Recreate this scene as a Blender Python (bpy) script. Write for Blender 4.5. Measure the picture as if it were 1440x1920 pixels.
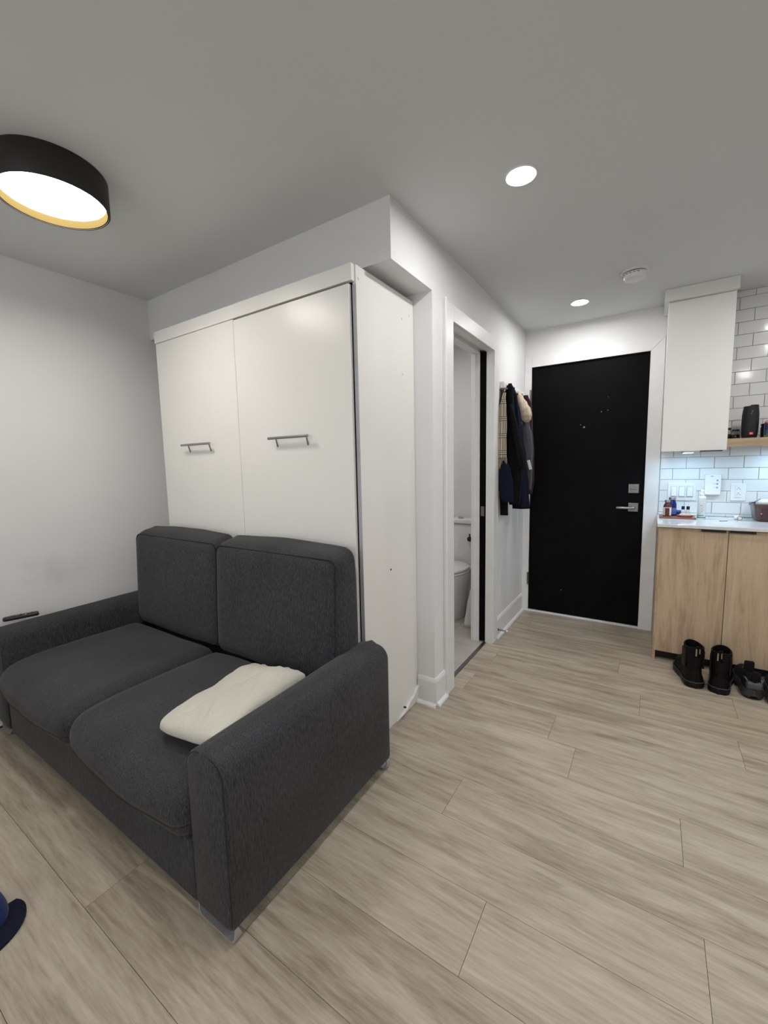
import bpy, bmesh, math, random
from mathutils import Vector, Matrix, noise

for o in list(bpy.data.objects):
    bpy.data.objects.remove(o, do_unlink=True)
scene = bpy.context.scene
C = scene.collection
random.seed(7)
PI = math.pi

# ------------------------------------------------------------------ camera
YAW, PITCH, ROLL, FPX = 0.57519351, -0.10845600, -0.02077062, 777.25
f = Vector((-math.sin(YAW)*math.cos(PITCH), math.cos(YAW)*math.cos(PITCH), math.sin(PITCH)))
r0 = Vector((math.cos(YAW), math.sin(YAW), 0)); u0 = r0.cross(f)
r = math.cos(ROLL)*r0 + math.sin(ROLL)*u0
u = -math.sin(ROLL)*r0 + math.cos(ROLL)*u0
cam_d = bpy.data.cameras.new('camera')
cam_d.sensor_fit = 'VERTICAL'; cam_d.sensor_height = 36.0; cam_d.lens = 36.0*FPX/1920.0
cam_d.clip_start = 0.02
cam = bpy.data.objects.new('camera', cam_d); C.objects.link(cam)
cam.matrix_world = Matrix(((r.x, u.x, -f.x, 0), (r.y, u.y, -f.y, 0), (r.z, u.z, -f.z, 1.3), (0, 0, 0, 1)))
scene.camera = cam

# ------------------------------------------------------------------ world, exposure, lamp strengths
w = bpy.data.worlds.new('world'); scene.world = w; w.use_nodes = True
w.node_tree.nodes['Background'].inputs[0].default_value = (0.75, 0.85, 1.0, 1)
w.node_tree.nodes['Background'].inputs[1].default_value = 1.0
vs = scene.view_settings
vs.view_transform = 'Standard'; vs.look = 'None'; vs.exposure = 0.17; vs.gamma = 1.0
vs.use_curve_mapping = False
DRUM_E = 35.5        # drum ceiling lamp diffuser
SPOT_E = 340.0        # recessed downlights, with those added out of view
PUCK_E = 190.0        # light under the wall cabinet
BATH_E = 330.0
FILL_WINDOW_E = 2.4       # fill glow of the window added behind the camera

# ------------------------------------------------------------------ materials
def sr(c):
    return tuple(((v/255)/12.92 if v/255 <= 0.04045 else ((v/255+0.055)/1.055)**2.4) for v in c) + (1.0,)

class NT:
    def __init__(s, name):
        s.m = bpy.data.materials.new(name); s.m.use_nodes = True
        s.t = s.m.node_tree; s.b = s.t.nodes['Principled BSDF']
    def n(s, typ, **kw):
        nd = s.t.nodes.new(typ)
        for k, v in kw.items(): setattr(nd, k, v)
        return nd
    def l(s, a, b): s.t.links.new(a, b)

def mat(name, col, rough=0.5, metal=0.0, spec=0.5, trans=0.0, ior=1.45, coat=0.0, bump=0.0, bscale=200.0, var=0.0, vscale=4.0, emis=None, estr=0.0, sheen=0.0, alpha=1.0):
    q = NT(name); b = q.b
    b.inputs['Base Color'].default_value = col; b.inputs['Roughness'].default_value = rough
    b.inputs['Metallic'].default_value = metal; b.inputs['Specular IOR Level'].default_value = spec
    b.inputs['Transmission Weight'].default_value = trans; b.inputs['IOR'].default_value = ior
    b.inputs['Coat Weight'].default_value = coat; b.inputs['Sheen Weight'].default_value = sheen
    b.inputs['Alpha'].default_value = alpha
    tc = q.n('ShaderNodeTexCoord')
    if var:
        nz = q.n('ShaderNodeTexNoise'); nz.inputs['Scale'].default_value = vscale; nz.inputs['Detail'].default_value = 6
        q.l(tc.outputs['Object'], nz.inputs['Vector'])
        rp = q.n('ShaderNodeValToRGB')
        rp.color_ramp.elements[0].position = .3; rp.color_ramp.elements[1].position = .7
        rp.color_ramp.elements[0].color = tuple(c*(1-var) for c in col[:3])+(1,)
        rp.color_ramp.elements[1].color = tuple(min(1, c*(1+var)) for c in col[:3])+(1,)
        q.l(nz.outputs['Fac'], rp.inputs['Fac']); q.l(rp.outputs['Color'], b.inputs['Base Color'])
    if bump:
        nz = q.n('ShaderNodeTexNoise'); nz.inputs['Scale'].default_value = bscale; nz.inputs['Detail'].default_value = 3
        q.l(tc.outputs['Object'], nz.inputs['Vector'])
        bp = q.n('ShaderNodeBump'); bp.inputs['Strength'].default_value = bump; bp.inputs['Distance'].default_value = 0.002
        q.l(nz.outputs['Fac'], bp.inputs['Height']); q.l(bp.outputs['Normal'], b.inputs['Normal'])
    if emis:
        b.inputs['Emission Color'].default_value = emis; b.inputs['Emission Strength'].default_value = estr
    return q.m

def wood_mat(name, dark, mid, light, axis, scale=1.0, rough=0.45, contrast=1.0, rnd=True):
    """grain runs along axis (0 x, 2 z); every piece takes its own offset"""
    q = NT(name); b = q.b; b.inputs['Roughness'].default_value = rough
    tc = q.n('ShaderNodeTexCoord'); oi = q.n('ShaderNodeObjectInfo')
    off = q.n('ShaderNodeVectorMath', operation='SCALE'); off.inputs[0].default_value = (37.1, 17.7, 23.3)
    if rnd: q.l(oi.outputs['Random'], off.inputs['Scale'])
    else: off.inputs['Scale'].default_value = 0.3
    add = q.n('ShaderNodeVectorMath', operation='ADD'); q.l(tc.outputs['Object'], add.inputs[0]); q.l(off.outputs[0], add.inputs[1])
    def mp(sx):
        m = q.n('ShaderNodeMapping'); q.l(add.outputs[0], m.inputs['Vector'])
        s = [sx[1]]*3; s[axis] = sx[0]; m.inputs['Scale'].default_value = [v*scale for v in s]; return m
    m1 = mp((1.7, 15.0)); n1 = q.n('ShaderNodeTexNoise'); n1.inputs['Scale'].default_value = 1.0; n1.inputs['Detail'].default_value = 10; n1.inputs['Roughness'].default_value = 0.70; n1.inputs['Distortion'].default_value = 1.1
    q.l(m1.outputs[0], n1.inputs['Vector'])
    m2 = mp((11.0, 120.0)); n2 = q.n('ShaderNodeTexNoise'); n2.inputs['Scale'].default_value = 1.0; n2.inputs['Detail'].default_value = 4; n2.inputs['Roughness'].default_value = 0.6
    q.l(m2.outputs[0], n2.inputs['Vector'])
    m3 = mp((0.55, 5.5)); n3 = q.n('ShaderNodeTexNoise'); n3.inputs['Scale'].default_value = 1.0; n3.inputs['Detail'].default_value = 2; n3.inputs['Distortion'].default_value = 0.4
    q.l(m3.outputs[0], n3.inputs['Vector'])
    # growth rings: bands of a low frequency field
    mul = q.n('ShaderNodeMath', operation='MULTIPLY'); q.l(n3.outputs['Fac'], mul.inputs[0]); mul.inputs[1].default_value = 44.0
    sn = q.n('ShaderNodeMath', operation='SINE'); q.l(mul.outputs[0], sn.inputs[0])
    a1 = q.n('ShaderNodeMath', operation='MULTIPLY_ADD'); q.l(sn.outputs[0], a1.inputs[0]); a1.inputs[1].default_value = 0.05*contrast; q.l(n1.outputs['Fac'], a1.inputs[2])
    s2 = q.n('ShaderNodeMath', operation='SUBTRACT'); q.l(n2.outputs['Fac'], s2.inputs[0]); s2.inputs[1].default_value = 0.5
    a2 = q.n('ShaderNodeMath', operation='MULTIPLY_ADD'); q.l(s2.outputs[0], a2.inputs[0]); a2.inputs[1].default_value = 0.42*contrast; q.l(a1.outputs[0], a2.inputs[2])
    # per piece tone
    s3 = q.n('ShaderNodeMath', operation='SUBTRACT'); q.l(oi.outputs['Random'], s3.inputs[0]); s3.inputs[1].default_value = 0.5
    a3 = q.n('ShaderNodeMath', operation='MULTIPLY_ADD'); q.l(s3.outputs[0], a3.inputs[0]); a3.inputs[1].default_value = 0.14 if rnd else 0.0; q.l(a2.outputs[0], a3.inputs[2])
    rp = q.n('ShaderNodeValToRGB'); e = rp.color_ramp.elements
    e[0].position = 0.22; e[0].color = dark; e[1].position = 0.76; e[1].color = light
    k = e.new(0.48); k.color = mid
    q.l(a3.outputs[0], rp.inputs['Fac']); q.l(rp.outputs['Color'], b.inputs['Base Color'])
    bp = q.n('ShaderNodeBump'); bp.inputs['Strength'].default_value = 0.12; bp.inputs['Distance'].default_value = 0.002
    q.l(a2.outputs[0], bp.inputs['Height']); q.l(bp.outputs['Normal'], b.inputs['Normal'])
    return q.m

def fabric_mat(name, c0, c1, scale=420.0, bump=0.5, rough=0.95, sheen=0.10, stretch=(1, 1, 0.16)):
    q = NT(name); b = q.b; b.inputs['Roughness'].default_value = rough; b.inputs['Sheen Weight'].default_value = sheen
    b.inputs['Specular IOR Level'].default_value = 0.2
    tc = q.n('ShaderNodeTexCoord'); mp = q.n('ShaderNodeMapping'); mp.inputs['Scale'].default_value = stretch
    q.l(tc.outputs['Object'], mp.inputs['Vector'])
    n1 = q.n('ShaderNodeTexNoise'); n1.inputs['Scale'].default_value = scale; n1.inputs['Detail'].default_value = 2
    n2 = q.n('ShaderNodeTexNoise'); n2.inputs['Scale'].default_value = 3.0; n2.inputs['Detail'].default_value = 5
    q.l(mp.outputs[0], n1.inputs['Vector']); q.l(tc.outputs['Object'], n2.inputs['Vector'])
    mx = q.n('ShaderNodeMath', operation='MULTIPLY_ADD'); q.l(n2.outputs['Fac'], mx.inputs[0]); mx.inputs[1].default_value = 0.35; q.l(n1.outputs['Fac'], mx.inputs[2])
    rp = q.n('ShaderNodeValToRGB'); rp.color_ramp.elements[0].position = 0.45; rp.color_ramp.elements[1].position = 0.9
    rp.color_ramp.elements[0].color = c0; rp.color_ramp.elements[1].color = c1
    q.l(mx.outputs[0], rp.inputs['Fac']); q.l(rp.outputs['Color'], b.inputs['Base Color'])
    bp = q.n('ShaderNodeBump'); bp.inputs['Strength'].default_value = bump; bp.inputs['Distance'].default_value = 0.0015
    q.l(n1.outputs['Fac'], bp.inputs['Height']); q.l(bp.outputs['Normal'], b.inputs['Normal'])
    return q.m

def wall_mat(name, col, smudge=None):
    q = NT(name); b = q.b; b.inputs['Roughness'].default_value = 0.75; b.inputs['Specular IOR Level'].default_value = 0.3
    geo = q.n('ShaderNodeNewGeometry')
    n2 = q.n('ShaderNodeTexNoise'); n2.inputs['Scale'].default_value = 1.6; n2.inputs['Detail'].default_value = 4
    q.l(geo.outputs['Position'], n2.inputs['Vector'])
    rp = q.n('ShaderNodeValToRGB'); rp.color_ramp.elements[0].position = .3; rp.color_ramp.elements[1].position = .7
    rp.color_ramp.elements[0].color = tuple(c*.965 for c in col[:3])+(1,); rp.color_ramp.elements[1].color = col
    q.l(n2.outputs['Fac'], rp.inputs['Fac'])
    out = rp.outputs['Color']
    if smudge:      # hand and head marks rubbed on the paint
        mp = q.n('ShaderNodeMapping'); mp.inputs['Location'].default_value = [-smudge[0][i]/smudge[1][i] for i in range(3)]
        mp.inputs['Scale'].default_value = [1/s for s in smudge[1]]
        nw = q.n('ShaderNodeTexNoise'); nw.inputs['Scale'].default_value = 5.0; nw.inputs['Detail'].default_value = 6
        q.l(geo.outputs['Position'], nw.inputs['Vector']); q.l(geo.outputs['Position'], mp.inputs['Vector'])
        ln = q.n('ShaderNodeVectorMath', operation='LENGTH'); q.l(mp.outputs[0], ln.inputs[0])
        mr = q.n('ShaderNodeMapRange'); mr.inputs['From Min'].default_value = 1.0; mr.inputs['From Max'].default_value = 0.0
        q.l(ln.outputs['Value'], mr.inputs['Value'])
        mr2 = q.n('ShaderNodeMapRange'); mr2.inputs['From Min'].default_value = 0.42; mr2.inputs['From Max'].default_value = 0.68
        q.l(nw.outputs['Fac'], mr2.inputs['Value'])
        mm = q.n('ShaderNodeMath', operation='MULTIPLY'); q.l(mr.outputs[0], mm.inputs[0]); q.l(mr2.outputs[0], mm.inputs[1])
        m5 = q.n('ShaderNodeMath', operation='MULTIPLY'); q.l(mm.outputs[0], m5.inputs[0]); m5.inputs[1].default_value = 0.55
        mix = q.n('ShaderNodeMixRGB'); mix.inputs['Color2'].default_value = tuple(c*.55 for c in col[:3])+(1,)
        q.l(m5.outputs[0], mix.inputs['Fac']); q.l(out, mix.inputs['Color1']); out = mix.outputs['Color']
    q.l(out, b.inputs['Base Color'])
    nz = q.n('ShaderNodeTexNoise'); nz.inputs['Scale'].default_value = 260; nz.inputs['Detail'].default_value = 2
    q.l(geo.outputs['Position'], nz.inputs['Vector'])
    bp = q.n('ShaderNodeBump'); bp.inputs['Strength'].default_value = 0.12; bp.inputs['Distance'].default_value = 0.001
    q.l(nz.outputs['Fac'], bp.inputs['Height']); q.l(bp.outputs['Normal'], b.inputs['Normal'])
    return q.m

M = {}
M['wall'] = wall_mat('white_wall_paint', (0.78, 0.785, 0.79, 1))
M['wall_left'] = wall_mat('white_wall_paint_smudged', (0.78, 0.785, 0.79, 1), ((-2.8, 0.84, 0.77), (0.5, 0.30, 0.13)))
M['ceiling'] = wall_mat('ceiling_paint', (0.70, 0.715, 0.72, 1))
M['trim'] = mat('white_trim_paint', (0.78, 0.78, 0.78, 1), 0.4, bump=0.05, bscale=90, var=0.03, vscale=9)
M['laminate'] = mat('white_laminate', (0.80, 0.795, 0.765, 1), 0.29, bump=0.10, bscale=330, var=0.02, vscale=2)
M['lam_edge'] = mat('grey_edge_band', (0.42, 0.43, 0.45, 1), 0.5, var=0.05)
M['door_black'] = mat('black_door_paint', (0.0035, 0.0036, 0.004, 1), 0.6, spec=0.08, bump=0.08, bscale=120, var=0.3, vscale=6)
M['chip'] = mat('chipped_paint', (0.5, 0.5, 0.5, 1), 0.7, var=0.1)
M['plank'] = wood_mat('grey_oak_plank', (0.225, 0.180, 0.132, 1), (0.375, 0.317, 0.243, 1), (0.49, 0.43, 0.343, 1), 0, 1.0, 0.42, 1.3)
M['oak'] = wood_mat('light_oak_cabinet', (0.34, 0.235, 0.145, 1), (0.52, 0.385, 0.255, 1), (0.61, 0.475, 0.335, 1), 2, 1.0, 0.5, 0.9)
M['oakx'] = wood_mat('light_oak_shelf', (0.30, 0.205, 0.125, 1), (0.44, 0.32, 0.21, 1), (0.54, 0.42, 0.29, 1), 0, 1.3, 0.5, 0.8, rnd=False)
M['subfloor'] = mat('dark_joint', (0.075, 0.06, 0.045, 1), 0.9, var=0.2)
M['fabric'] = fabric_mat('charcoal_sofa_fabric', (0.015, 0.0156, 0.0172, 1), (0.060, 0.061, 0.066, 1), 330)
M['piping'] = fabric_mat('charcoal_seam', (0.010, 0.010, 0.011, 1), (0.028, 0.028, 0.03, 1), 500)
M['pillow'] = fabric_mat('beige_pillow_cotton', (0.48, 0.46, 0.395, 1), (0.62, 0.60, 0.53, 1), 500, 0.25, 0.9, 0.05)
M['foot'] = mat('satin_grey_metal', (0.42, 0.41, 0.40, 1), 0.4, 0.35, var=0.06, vscale=30)
M['chrome'] = mat('satin_chrome', (0.40, 0.39, 0.38, 1), 0.3, 1.0, var=0.06, vscale=30)
M['nickel'] = mat('brushed_nickel', (0.24, 0.235, 0.23, 1), 0.4, 1.0, var=0.06, vscale=40)
M['black_metal'] = mat('matt_black_metal', (0.018, 0.016, 0.016, 1), 0.55, bump=0.05, var=0.1)
M['black_plastic'] = mat('black_plastic', (0.008, 0.008, 0.009, 1), 0.4, var=0.1)
M['dark_plastic'] = mat('dark_grey_plastic', (0.03, 0.03, 0.033, 1), 0.5, var=0.1)
M['white_plastic'] = mat('white_plastic', (0.78, 0.78, 0.78, 1), 0.35, var=0.02)
M['pale_grey'] = mat('pale_grey_plastic', (0.42, 0.43, 0.44, 1), 0.4, var=0.03)
M['grey_plastic'] = mat('grey_plastic', (0.25, 0.25, 0.26, 1), 0.4, var=0.04)
M['tile'] = mat('glossy_white_tile', (0.74, 0.75, 0.75, 1), 0.10, bump=0.06, bscale=14, var=0.02, vscale=8)
M['grout'] = mat('grey_grout', (0.46, 0.46, 0.46, 1), 0.9, var=0.06, vscale=30)
M['quartz'] = mat('white_quartz', (0.70, 0.70, 0.70, 1), 0.08, var=0.03, vscale=12)
M['ceramic'] = mat('white_ceramic', (0.78, 0.78, 0.77, 1), 0.08, var=0.01)
M['floortile'] = mat('beige_floor_tile', (0.42, 0.39, 0.35, 1), 0.35, var=0.10, vscale=5)
M['brass'] = mat('gold_ring', (0.046, 0.034, 0.013, 1), 0.9, 0.0, 0.0, var=0.03)
M['drum_light'] = mat('warm_diffuser', (0.9, 0.9, 0.9, 1), 0.6, emis=(1.0, 0.95, 0.87, 1), estr=DRUM_E)
M['spot_light'] = mat('downlight_lens', (0.9, 0.9, 0.9, 1), 0.6, emis=(1.0, 0.99, 0.975, 1), estr=SPOT_E*0.82)
M['kitchen_fill_light'] = mat('added_downlight_lens', (0.9, 0.9, 0.9, 1), 0.6, emis=(1.0, 0.99, 0.975, 1), estr=SPOT_E*1.08)  # stronger lens for the unseen downlights added on the kitchen side
M['puck_light'] = mat('cool_puck_lens', (0.9, 0.9, 0.9, 1), 0.6, emis=(0.45, 0.74, 1.0, 1), estr=PUCK_E)
M['bath_light'] = mat('bath_light_lens', (0.9, 0.9, 0.9, 1), 0.6, emis=(1.0, 0.96, 0.9, 1), estr=BATH_E)
M['fill_pane'] = mat('fill_window_glow', (0.9, 0.9, 0.9, 1), 0.2, emis=(0.94, 0.97, 1.0, 1), estr=FILL_WINDOW_E)

# ------------------------------------------------------------------ helpers
def wloc(p):
    v = Vector((0, 0, 0))
    while p is not None:
        v += p.location; p = p.parent
    return v

def obj(name, bm, m, parent=None, local=False, smooth=False, angle=None):
    """bm holds world coordinates (or parent-local ones with local=True)"""
    co = [v.co for v in bm.verts]
    lo = Vector([min(c[i] for c in co) for i in range(3)]); hi = Vector([max(c[i] for c in co) for i in range(3)])
    c = (lo+hi)/2
    if parent is None: c.z = lo.z
    for v in bm.verts: v.co -= c
    bmesh.ops.recalc_face_normals(bm, faces=bm.faces)
    me = bpy.data.meshes.new(name); bm.to_mesh(me); bm.free()
    me.materials.append(m)
    if smooth:
        for p in me.polygons: p.use_smooth = True
        if angle is not None:
            me.set_sharp_from_angle(angle=math.radians(angle))
    o = bpy.data.objects.new(name, me); C.objects.link(o)
    o.parent = parent
    o.location = c if (parent is None or local) else c - wloc(parent)
    return o

def tag(o, label=None, cat=None, group=None, kind=None):
    if label: o['label'] = label
    if cat: o['category'] = cat
    if group: o['group'] = group
    if kind: o['kind'] = kind
    return o

def thing(name, loc, label, cat, group=None, rz=0.0):
    o = bpy.data.objects.new(name, None); C.objects.link(o)
    o.empty_display_size = 0.05; o.location = loc; o.rotation_euler = (0, 0, rz)
    return tag(o, label, cat, group)

def copy_tree(o, parent=None):
    c = o.copy(); C.objects.link(c); c.parent = parent
    for ch in list(o.children): copy_tree(ch, c)
    return c

def B(): return bmesh.new()

def box(bm, x0, x1, y0, y1, z0, z1, bev=0.0, seg=2):
    mtx = Matrix.Translation(((x0+x1)/2, (y0+y1)/2, (z0+z1)/2)) @ Matrix.Diagonal((x1-x0, y1-y0, z1-z0, 1))
    g = bmesh.ops.create_cube(bm, size=1.0, matrix=mtx)
    if bev > 0:
        es = set()
        for v in g['verts']: es.update(v.link_edges)
        bmesh.ops.bevel(bm, geom=list(es), offset=bev, segments=seg, affect='EDGES', profile=0.5)
    return bm

def bx(*a, **k): return box(B(), *a, **k)

def cyl(bm, p0, p1, r0, r1=None, n=24, cap=True):
    p0 = Vector(p0); p1 = Vector(p1); r1 = r0 if r1 is None else r1
    d = p1-p0; q = d.to_track_quat('Z', 'Y').to_matrix().to_4x4()
    bmesh.ops.create_cone(bm, cap_ends=cap, segments=n, radius1=r0, radius2=r1, depth=d.length,
                          matrix=Matrix.Translation((p0+p1)/2) @ q)
    return bm

def lathe(bm, prof, c=(0, 0, 0), n=32, sx=1.0, sy=1.0):
    """prof: list of (radius, z) revolved about the vertical through c"""
    rings = []
    for rad, z in prof:
        if rad < 1e-6: rings.append([bm.verts.new((c[0], c[1], c[2]+z))])
        else: rings.append([bm.verts.new((c[0]+sx*rad*math.cos(2*PI*i/n), c[1]+sy*rad*math.sin(2*PI*i/n), c[2]+z)) for i in range(n)])
    for a, b in zip(rings, rings[1:]):
        for i in range(n):
            j = (i+1) % n
            vs_ = [a[i % len(a)], a[j % len(a)], b[j % len(b)], b[i % len(b)]]
            un = []
            for v in vs_:
                if v not in un: un.append(v)
            if len(un) >= 3: bm.faces.new(un)
    return bm

def tube(bm, pts, rad, n=8, closed=False):
    pts = [Vector(p) for p in pts]; rings = []; N = len(pts)
    for i, p in enumerate(pts):
        a = pts[(i-1) % N] if (closed or i > 0) else p
        b = pts[(i+1) % N] if (closed or i < N-1) else p
        d = (b-a).normalized()
        up = Vector((0, 0, 1)) if abs(d.z) < .9 else Vector((0, 1, 0))
        s = d.cross(up).normalized(); t = s.cross(d)
        rr = rad[i] if isinstance(rad, (list, tuple)) else rad
        rings.append([bm.verts.new(p + rr*(math.cos(2*PI*k/n)*s + math.sin(2*PI*k/n)*t)) for k in range(n)])
    rng = range(N) if closed else range(N-1)
    for i in rng:
        a, b = rings[i], rings[(i+1) % N]
        for k in range(n): bm.faces.new((a[k], a[(k+1) % n], b[(k+1) % n], b[k]))
    if not closed:
        bm.faces.new(rings[0][::-1]); bm.faces.new(rings[-1])
    return bm

def loft(bm, rings, cap=True):
    R = [[bm.verts.new(p) for p in ring] for ring in rings]
    for a, b in zip(R, R[1:]):
        n = len(a)
        for k in range(n): bm.faces.new((a[k], a[(k+1) % n], b[(k+1) % n], b[k]))
    if cap:
        bm.faces.new(R[0][::-1]); bm.faces.new(R[-1])
    return bm

def prism(bm, poly, axis, a, b):
    """poly 2-D outline extruded along axis from a to b"""
    def P(p, t):
        return {0: (t, p[0], p[1]), 1: (p[0], t, p[1]), 2: (p[0], p[1], t)}[axis]
    return loft(bm, [[P(p, a) for p in poly], [P(p, b) for p in poly]])

def softbox(x0, x1, y0, y1, z0, z1, rad, n=14, crown=(0, 0, 0), wr=0.0, fn=None):
    """a stuffed box: rounded edges, faces that belly out by crown, faint wrinkles"""
    bm = B(); bmesh.ops.create_cube(bm, size=2.0)
    bmesh.ops.subdivide_edges(bm, edges=bm.edges[:], cuts=n, use_grid_fill=True)
    h = Vector(((x1-x0)/2, (y1-y0)/2, (z1-z0)/2)); c = Vector(((x0+x1)/2, (y0+y1)/2, (z0+z1)/2))
    rr = Vector((min(rad, h.x*.98), min(rad, h.y*.98), min(rad, h.z*.98)))
    for v in bm.verts:
        s = Vector([math.sin(k*PI/2*0.999) if abs(k) < 1 else k for k in v.co]) * 0.55 + v.co*0.45
        p = Vector((s.x*h.x, s.y*h.y, s.z*h.z))
        q = Vector([max(-(h[i]-rr[i]), min(h[i]-rr[i], p[i])) for i in range(3)])
        d = p-q
        e = Vector([d[i]/rr[i] for i in range(3)])
        if e.length > 1e-6:
            m = max(abs(k) for k in e); e = e.normalized()*m
            p = q+Vector([e[i]*rr[i] for i in range(3)])
        un = Vector((p.x/h.x, p.y/h.y, p.z/h.z))
        for i in range(3):
            j, k = (i+1) % 3, (i+2) % 3
            p[i] += un[i]*crown[i]*max(0, 1-un[j]**2)*max(0, 1-un[k]**2)
        if wr:
            p += Vector((0.3, 0.3, 1))*wr*(noise.noise(Vector((p.x*5+c.x*3, p.y*5, p.z*5+c.z)))*1.0)
        if fn: p = fn(p, un)
        v.co = p+c
    return bm

def rrect(hx, hz, rad, n=6):
    pts = []
    for cx, cz, a0 in ((hx-rad, hz-rad, 0), (-hx+rad, hz-rad, PI/2), (-hx+rad, -hz+rad, PI), (hx-rad, -hz+rad, 3*PI/2)):
        for i in range(n+1):
            a = a0+PI/2*i/n; pts.append((cx+rad*math.cos(a), cz+rad*math.sin(a)))
    return pts

def text_mesh(name, body, size, m, parent, loc, rot, depth=0.0003):
    cu = bpy.data.curves.new(name, 'FONT'); cu.body = body; cu.size = size; cu.extrude = depth; cu.align_x = 'CENTER'; cu.align_y = 'CENTER'
    tmp = bpy.data.objects.new('tmp', cu); C.objects.link(tmp)
    dg = bpy.context.evaluated_depsgraph_get()
    me = bpy.data.meshes.new_from_object(tmp.evaluated_get(dg)); me.name = name
    bpy.data.objects.remove(tmp, do_unlink=True)
    me.materials.clear(); me.materials.append(m)
    o = bpy.data.objects.new(name, me); C.objects.link(o); o.parent = parent
    o.location = Vector(loc)-wloc(parent); o.rotation_euler = rot
    return o

def struct(name, bm, m, label, parent=None, **k):
    o = obj(name, bm, m, parent, **k)
    if parent is None: tag(o, label, None, None, 'structure')
    return o

# ------------------------------------------------------------------ room shell
XL, XB, YF, ZC = -2.80, -0.945, 3.70, 2.40
XR, YN = 2.05, -2.30
floor = struct('floor', bx(XL-.1, XR+.1, YN-.1, YF+.1, -0.08, -0.006), M['subfloor'], 'grey-brown wood plank floor of the studio')
PW, PL, PY0 = 0.2175, 1.264, 0.43
joint = {-1: -.80, 0: -1.38, 1: .345, 2: -.365, 3: .17, 4: -.613, 5: .136, 6: -.245, 7: -.368, 8: .382, 9: -.007, 10: -.85, 11: -.13, 12: .25, 13: -.79, 14: -.35}
plank_cache = {}
for k in range(-13, 16):
    ya, yb = PY0+PW*k, PY0+PW*(k+1)
    if ya >= YF or yb <= YN: continue
    ya = max(ya, YN); yb = min(yb, YF)
    j0 = joint.get(k, random.uniform(-.6, .6))
    x = j0-PL*math.ceil((j0-XL)/PL)
    while x < XR:
        a, b = max(x, XL), min(x+PL, XR)
        # the bathroom block and the wall behind the bed stand on their own slab
        if ya >= 2.0: a = max(a, -1.0)
        if b-a > 0.02:
            key = (round(b-a, 3), round(yb-ya, 4))
            if key not in plank_cache:
                g = 0.0006
                me_o = obj('plank', bx(a+g, b-g, ya+g, yb-g, -0.006, 0.0), M['plank'], floor)
                plank_cache[key] = me_o.data
            else:
                o = bpy.data.objects.new('plank', plank_cache[key]); C.objects.link(o); o.parent = floor
                o.location = Vector(((a+b)/2, (ya+yb)/2, -0.003))-wloc(floor)
        x += PL

struct('ceiling', bx(XL-.1, XR+.1, YN-.1, YF+.15, ZC, ZC+.1), M['ceiling'], 'plain white painted ceiling')
struct('wall_left', bx(XL-.1, XL, YN-.1, 3.85, 0, ZC), M['wall_left'], 'white wall with faint grey smudges above the sofa arm')
struct('wall_back', bx(XL, -1.9, YN-.1, YN, 0, ZC), M['wall'], 'white wall behind the camera beside the added window')
struct('wall_right', bx(XR, XR+.1, YN-.1, YF+.15, 0, ZC), M['wall'], 'white wall closing the right end of the kitchen')
bm = B(); box(bm, .2, XR, YN-.1, YN, 0, ZC); box(bm, -1.9, .2, YN-.1, YN, 0, .85); box(bm, -1.9, .2, YN-.1, YN, 2.15, ZC)
struct('wall_back', bm, M['wall'], 'white wall around the added window behind the camera')
fill_win = struct('fill_window', bx(-1.9, .2, YN-.07, YN-.06, .85, 2.15), M['fill_pane'], 'glowing window added behind the camera as soft fill light')  # unseen glowing pane, added to light the room from behind
bm = B()
for x in (-1.9, -.875, .15): box(bm, x, x+.05, YN-.055, YN-.005, .85, 2.15)
for z in (.85, 2.10): box(bm, -1.9, .2, YN-.05, YN-.01, z, z+.05)
struct('fill_window_frame', bm, M['trim'], None, fill_win)

# niche wall behind the bed with the pillar face, soffit above it
struct('wall_niche', bx(XL, XB, 1.93, 2.03, 0, ZC), M['wall'], 'white wall end beside the wall bed, facing the room')
struct('wall_soffit', bx(XL, XB, 1.55, 1.93, 2.155, ZC), M['wall'], 'white boxed soffit under the ceiling above the wall bed')
# bathroom side wall with the doorway
YA, YB, ZD = 2.157, 2.85, 2.065
XI = -1.09
bm = B()
box(bm, XI, XB, 2.03, YA-.02, 0, ZC)
box(bm, XI, XB, YA-.02, YB+.02, ZD+.02, ZC)
box(bm, -.972, XB, YB+.02, YF, 0, ZC); box(bm, XI, -1.052, YB+.02, YF, 0, ZC); box(bm, -1.052, -.972, YB+.02, YF, ZD+.02, ZC)
box(bm, -1.052, -.972, 3.62, YF, 0, ZD+.02)
struct('wall_bathroom', bm, M['wall'], 'white hallway wall with the bathroom doorway')
# front wall around the entry door and kitchen wall
DX0, DX1, DZ = -0.887, -0.050, 2.10
bm = B()
box(bm, XI, DX0-.012, YF, YF+.15, 0, ZC); box(bm, DX0-.012, DX1+.012, YF, YF+.15, DZ+.012, ZC); box(bm, DX1+.012, .045, YF, YF+.15, 0, ZC)
box(bm, DX0-.012, DX1+.012, YF+.13, YF+.15, 0, DZ+.012)
struct('wall_front', bm, M['wall'], 'white end wall around the black entry door')
kw = struct('wall_kitchen', bx(.045, XR, YF, YF+.15, 0, ZC), M['grout'], 'kitchen wall clad in white running-bond tiles')
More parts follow.
